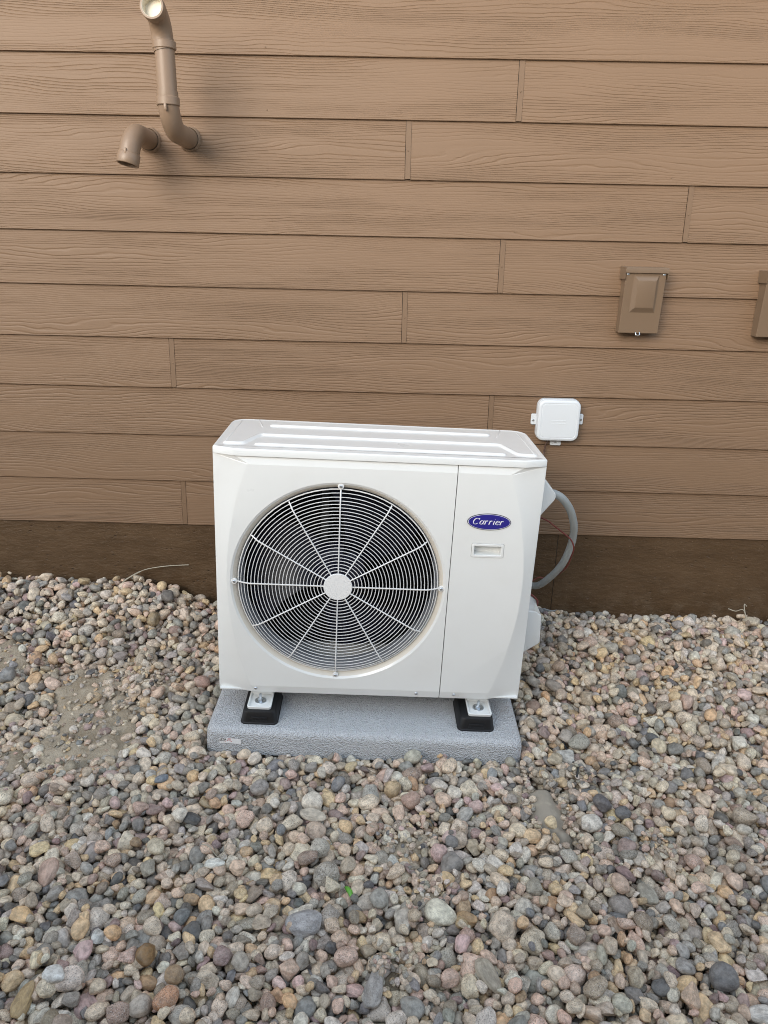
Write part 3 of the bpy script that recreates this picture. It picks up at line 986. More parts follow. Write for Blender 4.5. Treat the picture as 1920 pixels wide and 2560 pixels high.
red = [(0.452, -0.35, 0.664), (0.5052, -0.36, 0.6351), (0.5300, -0.36, 0.6230), (0.5481, -0.36, 0.6091), (0.5903, -0.362, 0.5780), (0.6112, -0.37, 0.5598), (0.6215, -0.37, 0.5307),
       (0.6225, -0.34, 0.4852), (0.6207, -0.32, 0.4497), (0.6171, -0.28, 0.4114), (0.640, -0.16, 0.352), (0.6487, -0.05, 0.2895), (0.6155, -0.03, 0.2662), (0.5904, -0.03, 0.2712), (0.5702, -0.03, 0.261), (0.53, -0.04, 0.24)]
tag(bm_obj('control_wire', tube_bm(spline(red, 8), 0.0026, 8), M_RED, None, 60), 'thin red wire hanging in a loop along the grey conduit', 'wire')
w2 = [(0.448, -0.46, 0.392), (0.4650, -0.46, 0.404), (0.4776, -0.46, 0.399), (0.4921, -0.46, 0.3862), (0.4992, -0.46, 0.3732), (0.4962, -0.455, 0.352), (0.488, -0.45, 0.335)]
tag(bm_obj('valve_wire', tube_bm(spline(w2, 8), 0.0030, 8), M_RED, None, 60), 'short red wire curving out above the lower white valve cover', 'wire')

# ------------------------------------------------------------------ white box on the wall
wb = empty('sensor_box', (0.602, 0.0, 0.893), 'small white rounded square plastic box screwed to the wall', 'junction box')
def rrx(x0, x1, z0, z1, r, y, n=6): return [(x, y, z) for x, z in rounded_rect(x0, x1, z0, z1, r, n)]
hw, hh = 0.0765, 0.0755
L = [rrx(-hw, hw, -hh, hh, .026, 0.004), rrx(-hw, hw, -hh, hh, .026, -0.020), rrx(-hw + .0015, hw - .0015, -hh + .0015, hh - .0015, .025, -0.0215)]
bm_obj('case', stack_bm(L, cap1=True), M_PLAST, wb, 35)
i0 = 0.0010
L = [rrx(-hw + i0, hw - i0, -hh + i0, hh - i0, .025, -0.0225), rrx(-hw + i0, hw - i0, -hh + i0, hh - i0, .025, -0.032), rrx(-hw + .003, hw - .003, -hh + .003, hh - .003, .0235, -0.0355),
     rrx(-hw + .007, hw - .007, -hh + .007, hh - .007, .020, -0.0375), rrx(-hw + .0115, hw - .0115, -hh + .0115, hh - .0115, .016, -0.0378),
     rrx(-hw + .0125, hw - .0125, -hh + .0125, hh - .0125, .0155, -0.0371), rrx(-hw + .0145, hw - .0145, -hh + .0145, hh - .0145, .014, -0.0371), rrx(-hw + .0155, hw - .0155, -hh + .0155, hh - .0155, .0135, -0.0378)]
cv = bm_obj('cover', stack_bm(L), M_PLAST, wb, 25)
bm = bmesh.new()
for z in (-0.0005, -0.0110):
    box_bm(-0.027, 0.026, -0.0384, -0.0376, z, z + .0024, bm, bev=0.0003)
bm_obj('raised_line', bm, M_PLAST, cv)
for (x0, x1, z0, z1, sx, sz) in ((-0.0945, -0.070, -0.0220, 0.0170, -0.0865, -0.006), (0.070, 0.0945, -0.0180, 0.0205, 0.0865, 0.0), (-0.0175, 0.0225, -0.0985, -0.068, 0.0015, -0.0855)):
    tb = bm_obj('tab', stack_bm([rrx(x0, x1, z0, z1, .005, 0.003), rrx(x0, x1, z0, z1, .005, -0.0045), rrx(x0 + .0012, x1 - .0012, z0 + .0012, z1 - .0012, .004, -0.0055)]), M_PLAST, wb, 35)
    bm_obj('screw', disc_bm((sx, 0, sz), 0.0042, -0.0078, -0.005, 14, bev=0.001), M_STEEL, tb, 40)
w3 = [(0.583, -0.012, 0.822), (0.5790, -0.008, 0.8125), (0.5701, -0.008, 0.8036), (0.5667, -0.006, 0.7816), (0.5650, -0.006, 0.7613), (0.562, -0.03, 0.70), (0.545, -0.10, 0.655), (0.50, -0.22, 0.640), (0.44, -0.29, 0.65)]
tag(bm_obj('sensor_wire', tube_bm(spline(w3, 8), 0.0030, 8), M_BRNWIRE, None, 60), 'brown wire dropping from under the small white wall box', 'wire')

# ------------------------------------------------------------------ disconnect boxes
def disconnect():
    root = empty('disconnect_box', (0, 0, 0))
    w, h = 0.1345, 0.2080
    # body tapers a little from the hood to the foot
    bm = bmesh.new()
    prof = [(0.004, 0.0), (-0.046, 0.0), (-0.058, h), (0.004, h)]
    A = [bm.verts.new((0.0035, y, z)) for y, z in prof]; B = [bm.verts.new((w - .0035, y, z)) for y, z in prof]
    for i in range(4):
        j = (i + 1) % 4; bm.faces.new((A[i], A[j], B[j], B[i]))
    bm.faces.new(A[::-1]); bm.faces.new(B)
    bmesh.ops.recalc_face_normals(bm, faces=bm.faces[:])
    bmesh.ops.bevel(bm, geom=bm.edges[:], offset=0.0012, segments=2, affect='EDGES')
    bm_obj('case', bm, M_BOX, root, 35)
    # hinged front cover with a raised centre
    yf = lambda z: -0.0465 - 0.012 * z / h
    bm = bmesh.new()
    x0, x1 = 0.0, w
    rim = [(x0, 0.001), (x1, 0.001), (x1, h - .004), (x0, h - .004)]
    bx = lambda ins0, ins1, z0, z1, y: [(x0 + ins0, yf(z0) - y, z0), (x1 - ins1, yf(z0) - y, z0), (x1 - ins1, yf(z1) - y, z1), (x0 + ins0, yf(z1) - y, z1)]
    L = [[(x, yf(z) + .004, z) for x, z in rim], [(x, yf(z), z) for x, z in rim],
         [(x, yf(z) - .0010, z) for x, z in ((x0 + .001, .002), (x1 - .001, .002), (x1 - .001, h - .005), (x0 + .001, h - .005))]]
    L.append(bx(.0265, .0225, .0700, .1920, .0012))
    L.append(bx(.0300, .0260, .0745, .1890, .0040))
    L.append(bx(.0390, .0330, .0860, .1765, .0130))
    L.append(bx(.0420, .0360, .0900, .1725, .0140))
    stack_bm(L, bm=bm)
    cv_ = bm_obj('cover', bm, M_BOX, root, 22)
    # hood
    bm = bmesh.new()
    hp = [(0.004, h + .0105), (-0.0660, h + .0085), (-0.0665, h + .0060), (-0.0665, h - .0085), (-0.0650, h - .0085), (-0.0635, h + .0055), (0.004, h + .0075)]
    A = [bm.verts.new((-0.004, y, z)) for y, z in hp]; B = [bm.verts.new((w + .0045, y, z)) for y, z in hp]
    for i in range(len(hp)):
        j = (i + 1) % len(hp); bm.faces.new((A[i], A[j], B[j], B[i]))
    bm.faces.new(A[::-1]); bm.faces.new(B)
    for xa, xb in ((-0.0045, -0.0033), (w + .0033, w + .0046)):     # side cheeks of the hood
        box_bm(xa, xb, -0.0655, 0.003, h - .030, h + .0070, bm)
    bm_obj('hood', bm, M_BOX, root, 35)
    for x in (0.006, w - .008):
        bm_obj('hinge_pin', box_bm(x - .0045, x + .0045, yf(h - .012) - .0026, yf(h - .012) + .001, h - .0165, h - .0115, bev=0.0012), M_STEEL, root, 40)
    bm = tube_bm([(0.058, -0.050, 0.0035), (0.058, -0.056, -0.004), (0.0645, -0.056, -0.006), (0.071, -0.056, -0.004), (0.071, -0.050, 0.0035)], 0.0022, 8)
    bm_obj('hasp', bm, M_STEEL, root, 50)
    return root
def copy_tree(o, parent=None):
    c = o.copy(); COL.objects.link(c)
    if parent: c.parent = parent
    for ch in o.children:
        copy_tree(ch, c)
    return c
d1 = disconnect()
d1.location = (0.7742, 0.0, 1.2090)
tag(d1, 'brown electrical disconnect box right of the air conditioner, whole and nearest it', 'electrical box', 'brown electrical boxes on the wall')
d2 = copy_tree(d1)
d2.location = (1.2472, 0.0, 1.2055)
tag(d2, 'brown electrical box cut by the right edge of the photo', 'electrical box', 'brown electrical boxes on the wall')

# ------------------------------------------------------------------ vent pipes
RP = 0.0300
def pipe_path(pts, r, name, parent, mat=M_PIPE, n=28, caps=False):
    return bm_obj(name, tube_bm(pts, r, n, caps=caps), mat, parent, 60)
def arc3(c, u, v, r, a0, a1, n=12):
    c, u, v = Vector(c), Vector(u), Vector(v)
    return [c + u * (r * math.cos(math.radians(a0 + (a1 - a0) * i / n))) + v * (r * math.sin(math.radians(a0 + (a1 - a0) * i / n))) for i in range(n + 1)]
def hollow_end(parent, p, t, r_out, r_in, depth, name='rim'):
    """a pipe mouth: lip ring plus inner bore"""
    a, b = frame_axes(Vector(t)); t = Vector(t).normalized(); p = Vector(p)
    n = 28
    circ = lambda r, d: [p - t * d + (a * math.cos(2 * math.pi * i / n) + b * math.sin(2 * math.pi * i / n)) * r for i in range(n)]
    return circ

vent = empty('vent_pipe', (-0.690, 0, 1.795), 'tall brown painted vent pipe rising in an S from the wall to an open mouth', 'vent pipe')
XV, YV, ZV = 0.0, -0.215, 0.0        # relative to the hole in the wall
RB = 0.085
lower = [Vector((0, 0.03, 0)), Vector((0, -0.06, 0))] + arc3((0, YV + RB, RB), (0, 0, -1), (0, -1, 0), RB, 0, 90, 14)[0:] + [Vector((0, YV, RB + .012))]
lower = [Vector((0, 0.03, 0)), Vector((0, -0.05, 0)), Vector((0, -0.10, 0))] + arc3((0, YV + RB, RB), (0, 0, -1), (0, -1, 0), RB, 0, 90, 14) + [Vector((0, YV, 0.10))]
pipe_path(lower, RP + .001, 'elbow', vent)
pipe_path([(0, YV, 0.08), (0, YV, 0.235)], RP - .0012, 'riser', vent)
upper = [Vector((0, YV, 0.205))] + arc3((-0.004, YV - 0.064, 0.229), (0, 1, 0), (0, 0, 1), 0.064, 0, 86, 14)
dirn = (upper[-1] - upper[-2]).normalized()
pipe_path(upper, RP + .001, 'elbow', vent)
def collar(z0, z1, r0, parent, lip_low):
    prof = [(RP - .002, z0), (r0 - .0015, z0), (r0, z0 + .0018), (r0, z1 - .0018), (r0 - .0015, z1), (RP - .002, z1)]
    bm, _ = lathe_bm(prof, (0, YV, 0), 'z', 32)
    return bm_obj('collar', bm, M_PIPE, parent, 35)
collar(0.062, 0.0855, 0.0342, vent, True)
collar(0.2085, 0.2290, 0.0342, vent, False)
bm = box_bm(-0.0042, 0.0042, YV - .0352, YV - .0285, 0.046, 0.0640, bev=0.0018)
bm_obj('mould_mark', bm, M_PIPE, vent, 40)
for a, z, yy in ((0.006, 0.012, 0), (0.004, -0.022, 0)):
    pass
# mouth of the upper elbow
def mouth(p, t, parent, r0=0.0338, r1=0.0268, L_=0.030, mat_in=M_PIPE_IN, lipmat=M_PIPE):
    t = Vector(t).normalized(); p = Vector(p); a, b = frame_axes(t); n = 32
    circ = lambda r, d: [p + t * d + (a * math.cos(2 * math.pi * i / n) + b * math.sin(2 * math.pi * i / n)) * r for i in range(n)]
    bm_obj('socket', stack_bm([circ(RP - .001, -.004), circ(r0 - .002, -.002), circ(r0, .001), circ(r0, L_ - .0015), circ(r0 - .001, L_), circ(r1 + .0012, L_ + .0004)], False, False), lipmat, parent, 35)
    bm_obj('bore', stack_bm([circ(r1 + .0012, L_ + .0004), circ(r1, L_ - .001), circ(r1 - .001, L_ - .018), circ(r1 - .002, L_ - .026)], False, True), mat_in, parent, 35)
mouth(upper[-1], dirn, vent, L_=0.026)
# torn sealant ring round the hole
def caulk(parent, r, mat, seed):
    bm = bmesh.new(); n = 40; loops = []
    for i in range(n):
        a = 2 * math.pi * i / n
        w = 0.0035 + 0.0028 * mnoise.noise((math.cos(a) * 2.5, math.sin(a) * 2.5, seed))
        q = [(r - .003, -.001), (r + w * .2, -.006 - w), (r + w, -.005 - w * .3), (r + w * 1.6, 0.009)]
        loops.append([bm.verts.new((x * math.cos(a), y, x * math.sin(a))) for x, y in q])
    for i in range(n):
        A, B = loops[i], loops[(i + 1) % n]
        for j in range(3): bm.faces.new((A[j], A[j + 1], B[j + 1], B[j]))
    return bm_obj('sealant', bm, mat, parent, 60)
caulk(vent, RP + .003, M_PIPE, 4.0)
bm = bmesh.new()
box_bm(-0.004, 0.004, YV + .022, YV + .030, -0.0005, 0.0005, bm)
bm.free()

drop = empty('drop_vent_pipe', (-0.822, 0, 1.790), 'short brown painted vent elbow turned down, left of the tall vent pipe', 'vent pipe')
YD = -0.165; RD = 0.052
lower = [Vector((0, 0.03, 0)), Vector((0, -0.05, 0))] + arc3((0, YD + RD, -RD), (0, 0, 1), (0, -1, 0), RD, 0, 79, 14)
SX_ = Matrix.Rotation(math.radians(9), 4, 'Y')      # mouth leans a little to the left
lower = [p if p.z > -1e-6 else Vector((p.x + 0.24 * p.z, p.y, p.z)) for p in lower]
dd_ = Vector((-0.20, -0.19, -1)).normalized()
end = lower[-1] + dd_ * 0.022
pipe_path(lower + [end], RP + .001, 'elbow', drop)
mouth(end - dd_ * .002, dd_, drop, 0.0342, 0.0285, 0.031, mat_in=M_PIPE)
caulk(drop, RP + .003, M_PIPE, 9.0)
bm_obj('mould_mark', box_bm(end.x - .004, end.x + .004, end.y - .0345, end.y - .026, end.z - .002, end.z + .017, bev=0.0025), M_PIPE, drop, 40)

# ------------------------------------------------------------------ river stones
def cube_sphere(n):
    vid = {}; co = []; faces = []
    def v(p):
        k = tuple(round(c, 5) for c in p)
        if k not in vid:
            vid[k] = len(co); q = np.array(p, float); co.append(q / np.linalg.norm(q))
        return vid[k]
    t = np.tan(np.linspace(-math.pi / 4, math.pi / 4, n + 1))
    for ax in range(3):
        for s in (-1, 1):
            for i in range(n):
                for j in range(n):
                    q = []
                    for a, b in ((0, 0), (1, 0), (1, 1), (0, 1)):
                        p = [0, 0, 0]; p[ax] = s; p[(ax + 1) % 3] = t[i + a]; p[(ax + 2) % 3] = t[j + b]
                        q.append(v(p))
                    faces.append(q if s > 0 else q[::-1])
    return np.array(co), np.array(faces)

NPROTO = 30
LODS = {n: cube_sphere(n) for n in (2, 3, 5, 7)}
def proto_shape(k, dirs):
    """unit-size pebble k sampled along unit directions: rounded, lumpy or broken"""
    rg = np.random.default_rng(100 + k)
    kind = k % 5                         # 0-1 rounded, 2-3 worn with flats, 4 broken
    pn = [2.0, 2.15, 2.5, 2.9, 2.6][kind]
    d = dirs / (np.sum(np.abs(dirs) ** pn, 1) ** (1 / pn))[:, None]
    cuts = [1, 2, 5, 6, 9][kind]
    lo = [0.80, 0.74, 0.64, 0.60, 0.48][kind]
    soft = [0.10, 0.10, 0.07, 0.05, 0.03][kind]
    for _ in range(cuts):
        nrm = rg.normal(size=3); nrm /= np.linalg.norm(nrm)
        h = rg.uniform(lo, 0.92)
        s = d @ nrm
        over = np.maximum(0, s - h)
        over = np.where(over > soft, over - soft * 0.5, over * over / (2 * soft))
        d = d - nrm * over[:, None]
    off = Vector(rg.uniform(-50, 50, 3))
    amp = [0.07, 0.10, 0.11, 0.10, 0.09][kind]
    r = np.array([1 + amp * 1.6 * mnoise.noise(Vector(q) * 1.1 + off) + amp * 0.45 * mnoise.noise(Vector(q) * 2.9 + off) for q in dirs])
    d = d * r[:, None]
    # taper to one end for egg shapes
    tp = rg.uniform(-0.28, 0.28)
    d[:, 1:] *= (1 + tp * d[:, :1])
    m = np.abs(d).max(0)
    return d / m
PROTO = {n: [proto_shape(k, LODS[n][0]) for k in range(NPROTO)] for n in LODS}

PAL = [  # linear base colour, weight, speckle range
    ((0.240, 0.210, 0.176), 22, (0.1, 0.8)),    # taupe
    ((0.280, 0.242, 0.200), 14, (0.1, 0.8)),     # light taupe granite
    ((0.200, 0.190, 0.176), 18, (0.1, 0.8)),     # grey
    ((0.130, 0.128, 0.126), 9, (0.0, 0.3)),      # dark grey
    ((0.080, 0.083, 0.090), 3, (0.0, 0.15)),     # slate
    ((0.285, 0.222, 0.185), 11, (0.1, 0.9)),     # pink granite
    ((0.228, 0.172, 0.148), 4, (0.0, 0.8)),      # reddish
    ((0.320, 0.250, 0.165), 8, (0.0, 0.5)),      # tan
    ((0.260, 0.182, 0.118), 2, (0.0, 0.3)),      # ochre
    ((0.440, 0.400, 0.345), 5, (0.2, 1.0)),      # pale
    ((0.560, 0.540, 0.500), 1.6, (0.0, 0.4)),    # white quartz
    ((0.165, 0.125, 0.125), 4, (0.0, 0.4)),      # mauve
]
_pw = np.array([p[1] for p in PAL], float); _pw /= _pw.sum()

RES = 0.004
X0, X1, Y0, Y1 = -2.20, 2.20, -2.15, -0.004
HX, HY = int((X1 - X0) / RES), int((Y1 - Y0) / RES)
cx_ = X0 + (np.arange(HX) + .5) * RES; cy_ = Y0 + (np.arange(HY) + .5) * RES
CX, CY = np.meshgrid(cx_, cy_, indexing='ij')
HM = soil(CX, CY)
TG = surf(CX, CY)
PT = patch(CX, CY)
OWN = np.full(HM.shape, -1, np.int32)
# keep-out: the pad
PI_ = np.array(PADM.inverted())
lx = PI_[0, 0] * CX + PI_[0, 1] * CY + PI_[0, 2] * HM + PI_[0, 3]
ly = PI_[1, 0] * CX + PI_[1, 1] * CY + PI_[1, 2] * HM + PI_[1, 3]
KEEP = (lx > -.008) & (lx < PW + .008) & (ly > -.008) & (ly < PD + .008)
HM[KEEP] = 9.0
# the weed cloth and the core of the dirt patch stay clear while the bed is filled
CT = np.clip((-0.815 - CY) / 0.33, 0, 1)
CXC = 0.428 + 0.085 * CT + 0.012 * np.sin(CT * 7)
CWD = 0.006 + 0.044 * np.sin(np.minimum(1, CT * 1.1) * math.pi / 1.35) ** 1.3
CLEAR = (CY < -0.83) & (CY > -1.13) & (np.abs(CX - CXC) < CWD * (0.62 + 0.16 * np.sin(CY * 60)))
CLEAR |= ((CX + 0.95 + 0.25 * (CY + .70)) / 0.080) ** 2 + ((CY + 0.69) / 0.19) ** 2 + 0.35 * np.sin(CX * 70) * np.sin(CY * 55) < 0.9
CLEAR |= ((CX + 1.37) / 0.11) ** 2 + ((CY + 0.44) / 0.045) ** 2 + 0.4 * np.sin(CX * 60) < 0.8
HB = HM.copy()
HM[CLEAR] = 9.0

CRn = np.array(CR)
def project(x, y, z):
    q = np.stack([np.asarray(x) - CP.x, np.asarray(y) - CP.y, np.asarray(z) - CP.z], -1) @ CRn
    f = 1870.4
    return 960 + f * q[..., 0] / -q[..., 2], 1280 - f * q[..., 1] / -q[..., 2], -q[..., 2]

UU, VV, DD = project(CX, CY, TG)
INV = (UU > -60) & (UU < 1980) & (VV < 2640)
AREA = (UU > -560) & (UU < 2480) & (VV < 3300)
ST = []      # stones: x y z a b c rot3x3 proto palette spk
def try_stone(x, y, a, b, c, sink, force=False):
    yaw = RNG.uniform(0, math.pi)
    i0, i1 = int((x - a - X0) / RES), int((x + a - X0) / RES) + 1
    j0, j1 = int((y - a - Y0) / RES), int((y + a - Y0) / RES) + 1
    if i0 < 1 or j0 < 1 or i1 >= HX - 1 or j1 > HY: return False
    cs, sn = math.cos(yaw), math.sin(yaw)
    dx, dy = CX[i0:i1, j0:j1] - x, CY[i0:i1, j0:j1] - y
    u = (dx * cs + dy * sn) / a; v = (-dx * sn + dy * cs) / b
    q = 1 - u * u - v * v
    ins = q > 0.02
    if ins.sum() < 3: return False
    h = HM[i0:i1, j0:j1]
    if (h[ins] > 5).any(): return False
    s = np.sqrt(np.maximum(q, 0)) * c
    # slope under the stone
    hi = h[ins]; du, dv = u[ins] * a, v[ins] * b
    gu = float((hi * du).sum() / (du * du).sum()); gv = float((hi * dv).sum() / (dv * dv).sum())
    gu = max(-.6, min(.6, gu)); gv = max(-.6, min(.6, gv))
    plane = gu * u * a + gv * v * b
    zc = float(np.quantile((h - plane + s)[ins], 0.72)) - sink * c
    top = zc + plane + s
    n = np.array([-gu, -gv, 1.0]); n /= np.linalg.norm(n)
    ex = np.array([1, 0, gu]); ex /= np.linalg.norm(ex)
    ey = np.cross(n, ex)
    Rl = np.stack([ex, ey, n], 1)
    Rz = np.array([[cs, -sn, 0], [sn, cs, 0], [0, 0, 1]])
    roll = RNG.normal(0, 0.22)
    cr, sr = math.cos(roll), math.sin(roll)
    R = Rz @ Rl @ np.array([[1, 0, 0], [0, cr, -sr], [0, sr, cr]])
    k = len(ST)
    up = ins & (top > h)
    HM[i0:i1, j0:j1][up] = top[up]
    OWN[i0:i1, j0:j1][up] = k
    p = int(RNG.choice(len(PAL), p=_pw))
    ST.append([x, y, zc, a, b, c, R, int(RNG.integers(NPROTO)), p, RNG.uniform(*PAL[p][2])])
    return True

ai, aj = np.nonzero(AREA & ~KEEP)
NTRY = 38000
for t in range(NTRY):
    K = 7
    c_ = RNG.integers(0, len(ai), K)
    dfc = TG[ai[c_], aj[c_]] - HM[ai[c_], aj[c_]]
    best = int(np.argmax(dfc))
    if dfc[best] < 0.011: continue
    i, j = ai[c_[best]], aj[c_[best]]
    pv = PT[i, j]
    a = float(np.clip(RNG.lognormal(math.log(0.0164), 0.28), 0.0105, 0.036))
    if dfc[best] < 0.015: a = min(a, RNG.uniform(0.010, 0.016))
    sink = 0.10
    if pv > 0.35:
        if RNG.random() < 0.45 * pv: continue
        a *= 0.9; sink = 0.80
    b = a * RNG.uniform(0.62, 0.93); c = b * RNG.uniform(0.56, 0.95)
    try_stone(cx_[i] + RNG.uniform(-.002, .002), cy_[j] + RNG.uniform(-.002, .002), a, b, c, sink)
HM[CLEAR] = HB[CLEAR]
# loose stones lying on the bare patches
for it in range(900):
    cxp, cyp, rx, ry, aa = PATCH[RNG.choice([0, 0, 0, 1, 2, 3, 4, 5, 6, 7, 9])]
    a = float(np.clip(RNG.lognormal(math.log(0.013), 0.35), 0.006, 0.026)) if it < 170 else float(RNG.uniform(.0025, .0055) + .004)
    try_stone(cxp + RNG.normal(0, rx * .6), cyp + RNG.normal(0, ry * .6), a, a * .78, a * .5, 0.55 if it < 170 else 0.9)
for it in range(150):
    ty = RNG.uniform(-1.15, -0.82); tt = min(1, max(0, (-0.815 - ty) / 0.33))
    xc = 0.428 + 0.085 * tt + 0.012 * math.sin(tt * 7); wd = 0.006 + 0.044 * math.sin(min(1, tt * 1.1) * math.pi / 1.35) ** 1.3
    a = float(RNG.uniform(.006, .013))
    try_stone(xc + RNG.choice([-1, 1]) * wd * RNG.uniform(0.75, 1.35), ty, a, a * .8, a * .6, 0.5)
# remarkable stones of the photograph: place on the ground, half length, proportions, colour, speckle, proto, label
SPECIAL = [
    ((0.1516, -1.3594), .040, .80, .62, (0.47, 0.415, 0.335), .25, 0, 'large pale cream oval stone'),
    ((-0.1688, -1.4020), .044, .78, .55, (0.215, 0.212, 0.215), .35, 6, 'large speckled grey stone'),
    ((-0.0014, -1.5610), .044, .52, .55, (0.205, 0.195, 0.185), .30, 2, 'long brownish grey stone'),
    ((0.2455, -1.5205), .040, .58, .60, (0.245, 0.215, 0.170), .05, 1, 'tan kidney shaped stone'),
    ((-0.1837, -1.0633), .038, .48, .55, (0.310, 0.275, 0.225), .05, 5, 'long pale taupe stone'),
    ((-0.8047, -1.3000), .036, .72, .60, (0.285, 0.200, 0.160), .15, 0, 'broad pinkish brown oval stone'),
    ((-0.4237, -1.6095), .029, .92, .80, (0.300, 0.170, 0.105), .65, 10, 'round orange brown speckled stone'),
    ((-0.6628, -1.5803), .034, .60, .75, (0.40, 0.40, 0.385), .1, 10, 'white chipped quartz stone'),
    ((-0.6222, -1.4564), .026, .62, .75, (0.36, 0.37, 0.36), .05, 3, 'pale bluish white slab of stone'),
    ((0.4698, -1.0471), .019, .95, .80, (0.43, 0.345, 0.225), .0, 0, 'round cream stone on the bare cloth'),
    ((0.5710, -0.7631), .034, .84, .50, (0.30, 0.29, 0.265), .05, 3, 'heart shaped pale grey stone'),
    ((0.8745, -0.7005), .026, .90, .70, (0.37, 0.315, 0.225), .05, 5, 'round cream stone among grey ones'),
    ((-0.4089, -1.2468), .029, .62, .70, (0.46, 0.44, 0.40), .10, 10, 'white oval stone'),
    ((-0.7108, -1.6203), .036, .58, .60, (0.250, 0.180, 0.095), .10, 7, 'long ochre stone'),
    ((-0.4946, -1.5090), .027, .80, .75, (0.155, 0.092, 0.040), .05, 6, 'dark rust brown stone'),
    ((0.8111, -1.5707), .032, .70, .60, (0.36, 0.34, 0.31), .3, 1, 'pale stone at the edge'),
    ((-0.6283, -0.9631), .022, .70, .60, (0.115, 0.13, 0.15), .05, 5, 'bluish slate stone'),
    ((-0.1260, -0.9248), .026, .80, .70, (0.125, 0.125, 0.130), .1, 10, 'dark grey round stone'),
]
spec_first = len(ST)
for (px, py), a, rb, rc, colr, spk, pk, lab in SPECIAL:
    if try_stone(px, py, a, a * rb, a * rb * rc, 0.55):
        s = ST[-1]; s[7] = pk; s[8] = colr; s[9] = spk; s.append(lab)

# which stones show, and how large
wgt = np.where(INV, 1.0 / DD ** 2, 0.0)
# hidden behind the unit and pad
hid = (UU > 560) & (UU < 1330) & (VV < 1840)
wgt = np.where(hid, 0, wgt)
cnt = np.bincount(OWN[OWN >= 0].ravel(), minlength=len(ST))
score = np.bincount(OWN[OWN >= 0].ravel(), weights=wgt[OWN >= 0].ravel(), minlength=len(ST))
inview = score > 0
for k in range(spec_first, len(ST)): score[k] += 1e6
order = np.argsort(-score)
SINGLE = set(int(i) for i in order[:300])

def stone_colour(s):
    if isinstance(s[8], tuple): return tuple(min(0.72, 1.65 * q) for q in s[8])
    b = np.array(PAL[s[8]][0]); v = float(np.clip(RNG.lognormal(0, 0.33), 0.45, 1.8)) * 2.2
    q = b * v * np.array([1.05, 1.0, 0.92]) * (1 + RNG.normal(0, 0.02, 3))
    return tuple(q * min(1.0, 0.70 / q.max()))

proto_me = []
for k in range(NPROTO):
    m_ = bpy.data.meshes.new('stone')
    mesh_arrays(m_, PROTO[7][k], LODS[7][1])
    m_.materials.append(M_STONE)
    proto_me.append(m_)
groups = {}
for i, s in enumerate(ST):
    col_ = stone_colour(s)
    if i in SINGLE:
        o = bpy.data.objects.new('stone', proto_me[s[7]])
        COL.objects.link(o); o.parent = bed
        m4 = Matrix((s[6] @ np.diag([s[3], s[4], s[5]])).tolist()).to_4x4()
        m4.translation = Vector((s[0], s[1], s[2]))
        o.matrix_local = m4
        o.color = (*col_, s[9])
        if len(s) > 10: o['label'] = s[10]
        continue
    n = 5 if (inview[i] and cnt[i] > 6) else (3 if cnt[i] > 3 else 2)
    groups.setdefault((n, s[7]), []).append((s, col_))
co_l, fa_l, cl_l, rs_l, base_ = [], [], [], [], 0
for (n, k), lst in groups.items():
    P = PROTO[n][k]; F = LODS[n][1]; m_ = len(lst)
    R = np.array([s[6] for s, _ in lst]); A = np.array([[s[3], s[4], s[5]] for s, _ in lst]); C = np.array([[s[0], s[1], s[2]] for s, _ in lst])
    L_ = P[None] * A[:, None, :]
    co = np.einsum('mij,mvj->mvi', R, L_) + C[:, None]
    co_l.append(co.reshape(-1, 3))
    fa_l.append((F[None] + (np.arange(m_) * len(P))[:, None, None] + base_).reshape(-1, 4))
    base_ += m_ * len(P)
    cl = np.array([[*c_, s[9]] for s, c_ in lst])
    cl_l.append(np.repeat(cl, len(P), 0))
    off = RNG.uniform(-60, 60, (m_, 1, 3))
    rs_l.append((P[None] + off).reshape(-1, 3))
gm = bpy.data.meshes.new('gravel')
mesh_arrays(gm, np.concatenate(co_l), np.concatenate(fa_l))
at = gm.attributes.new('stone_color', 'FLOAT_COLOR', 'POINT'); at.data.foreach_set('color', np.concatenate(cl_l).astype(np.float32).ravel())
at = gm.attributes.new('rest', 'FLOAT_VECTOR', 'POINT'); at.data.foreach_set('vector', np.concatenate(rs_l).astype(np.float32).ravel())
gv = link('gravel', gm, M_GRAVEL, bed)
gv['kind'] = 'stuff'
print('STONES', len(ST), 'quads', len(gm.polygons), 'singles', len(SINGLE))
# ------------------------------------------------------------------ small things on the gravel
def hgt(x, y):
    i = int((x - X0) / RES); j = int((y - Y0) / RES)
    return float(HM[max(0, min(HX - 1, i)), max(0, min(HY - 1, j))])
tie = spline([(-1.055, -0.045, 0.196), (-1.035, -0.035, 0.215), (-0.990, -0.022, 0.240), (-0.950, -0.016, 0.255), (-0.8757, -0.012, 0.2675), (-0.7908, -0.008, 0.2735)], 8)
nt_ = len(tie)
tag(bm_obj('cable_tie', tube_bm(tie, 0.0018, 6, rfun=lambda i: 0.0030 if i < nt_ * .42 else 0.0017), M_STRAW, None, 60), 'thin pale cable end sticking out of the stones against the foundation', 'cable')
q = [(0.545, -0.655), (0.571, -0.703), (0.5845, -0.786), (0.5820, -0.852), (0.574, -0.88)]
tag(bm_obj('cord', tube_bm(spline([(x, y, hgt(x, y) + .003) for x, y in q], 8), 0.0030, 8), M_BLKWIRE, None, 60), 'short thin black cord lying on the gravel right of the pad', 'cord')
gxx, gyy = -0.0684, -1.300
gz = hgt(gxx, gyy) + 0.004
bm = tube_bm([(gxx - .010, gyy + .016, gz - .003), (gxx - .004, gyy + .006, gz + .003), (gxx + .003, gyy - .006, gz + .005), (gxx + .007, gyy - .016, gz - .001)], 0.005, 8, rfun=lambda i: (0.0035, .006, .0065, .004)[i])
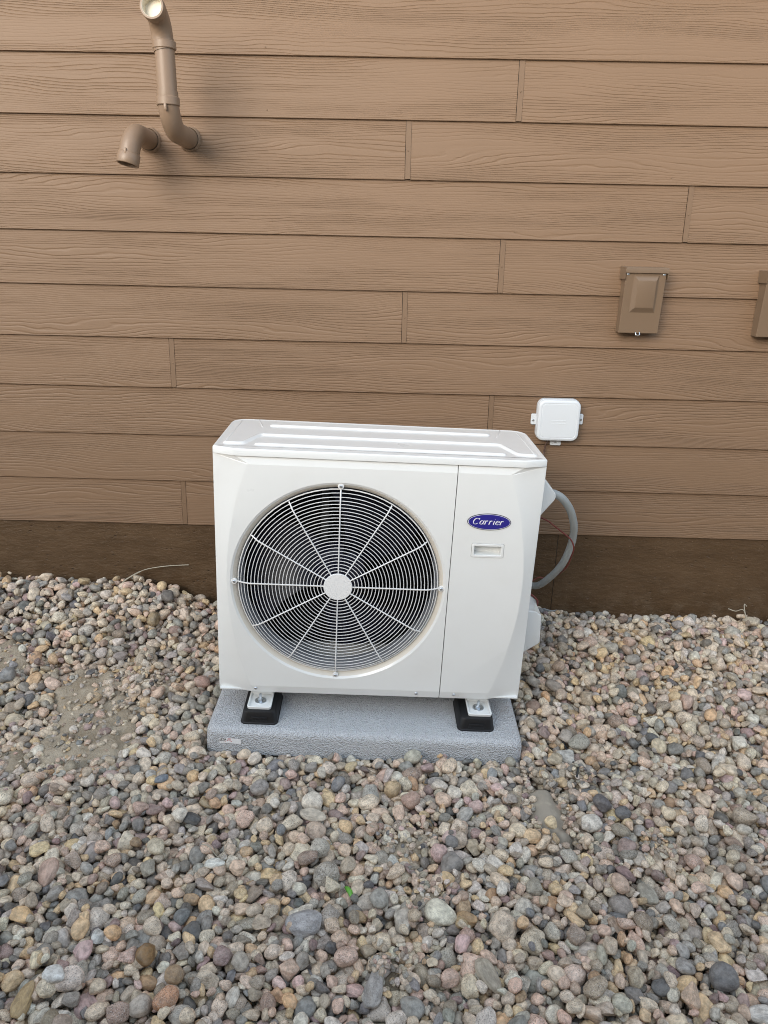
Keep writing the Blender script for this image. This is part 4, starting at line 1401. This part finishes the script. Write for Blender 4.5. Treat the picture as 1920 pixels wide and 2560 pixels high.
tag(bm_obj('plastic_scrap', bm, M_GREEN, None, 50), 'bright green scrap of plastic between the stones', 'scrap')
# exposed weed cloth
bm = bmesh.new()
gridv = []
for i in range(67):
    t = i / 66
    yy = -0.815 - 0.33 * t
    xc = 0.428 + 0.085 * t + 0.012 * math.sin(t * 7)
    wdt = 0.008 + 0.056 * math.sin(min(1, t * 1.1) * math.pi / 1.35) ** 1.3
    row = []
    for j in range(44):
        s = j / 43 * 2 - 1
        x = xc + s * wdt
        fold = 0.0040 * math.sin(60 * (x - 0.45 * yy) + 2.6 * math.sin(14 * yy)) + 0.0035 * abs(math.sin(34 * (x + 0.2 * yy) + 1.7 * math.sin(17 * yy))) + 0.006 * mnoise.noise((x * 30, yy * 16, 1.0))
        row.append(bm.verts.new((x, yy, float(soil(x, yy)) + 0.0060 + fold - 0.010 * s ** 4)))
    gridv.append(row)
for A, B in zip(gridv, gridv[1:]):
    for j in range(43): bm.faces.new((A[j], A[j + 1], B[j + 1], B[j]))
def cloth_mat():
    m, nt, b = newmat('weed_cloth')
    tc = nd(nt, 'ShaderNodeTexCoord').outputs['Object']
    c = mixc(nt, noise(nt, tc, 16, 5, .6), (0.25, 0.22, 0.18), (0.42, 0.37, 0.30))
    c = mixc(nt, ramp(nt, noise(nt, tc, 26, 4, .6), 0.55, 0.72), c, (0.42, 0.37, 0.29))
    nt.links.new(c, b.inputs['Base Color'])
    bump(nt, b, noise(nt, nd(nt, 'ShaderNodeMapping', {'Vector': tc, 'Scale': (1, .25, 1), 'Rotation': (0, 0, .4)}).outputs[0], 300, 3), .5, .002)
    setp(b, rough=.95, spec=.1)
    return m
tag(bm_obj('weed_cloth', bm, cloth_mat(), None, 80), 'grey strip of weed cloth laid bare in the gravel right of the pad', 'weed cloth')
# dry blades
def straw(pts, r, lab, mat=M_STRAW):
    tag(bm_obj('dry_blade', tube_bm(spline(pts, 6), r, 5, rfun=None), mat, None, 60), lab, 'dry grass')
def P3(x, y, d): return (x, y, hgt(x, y) + d)
straw([P3(1.395, -0.075, -.006), P3(1.380, -0.065, .020), P3(1.360, -0.05, .036), P3(1.335, -0.04, .042)], 0.0016, 'pale dry blade bent left, at the right edge against the foundation')
straw([P3(1.393, -0.075, -.006), P3(1.388, -0.055, .03), P3(1.392, -0.045, .050), P3(1.404, -0.04, .058)], 0.0018, 'pale dry blade standing up, at the right edge against the foundation')
straw([P3(-0.452, -1.205, .000), P3(-0.430, -1.213, .006), P3(-0.405, -1.218, .010), P3(-0.385, -1.206, .012)], 0.0013, 'pale dry grass blade lying on the stones in front left of the pad')
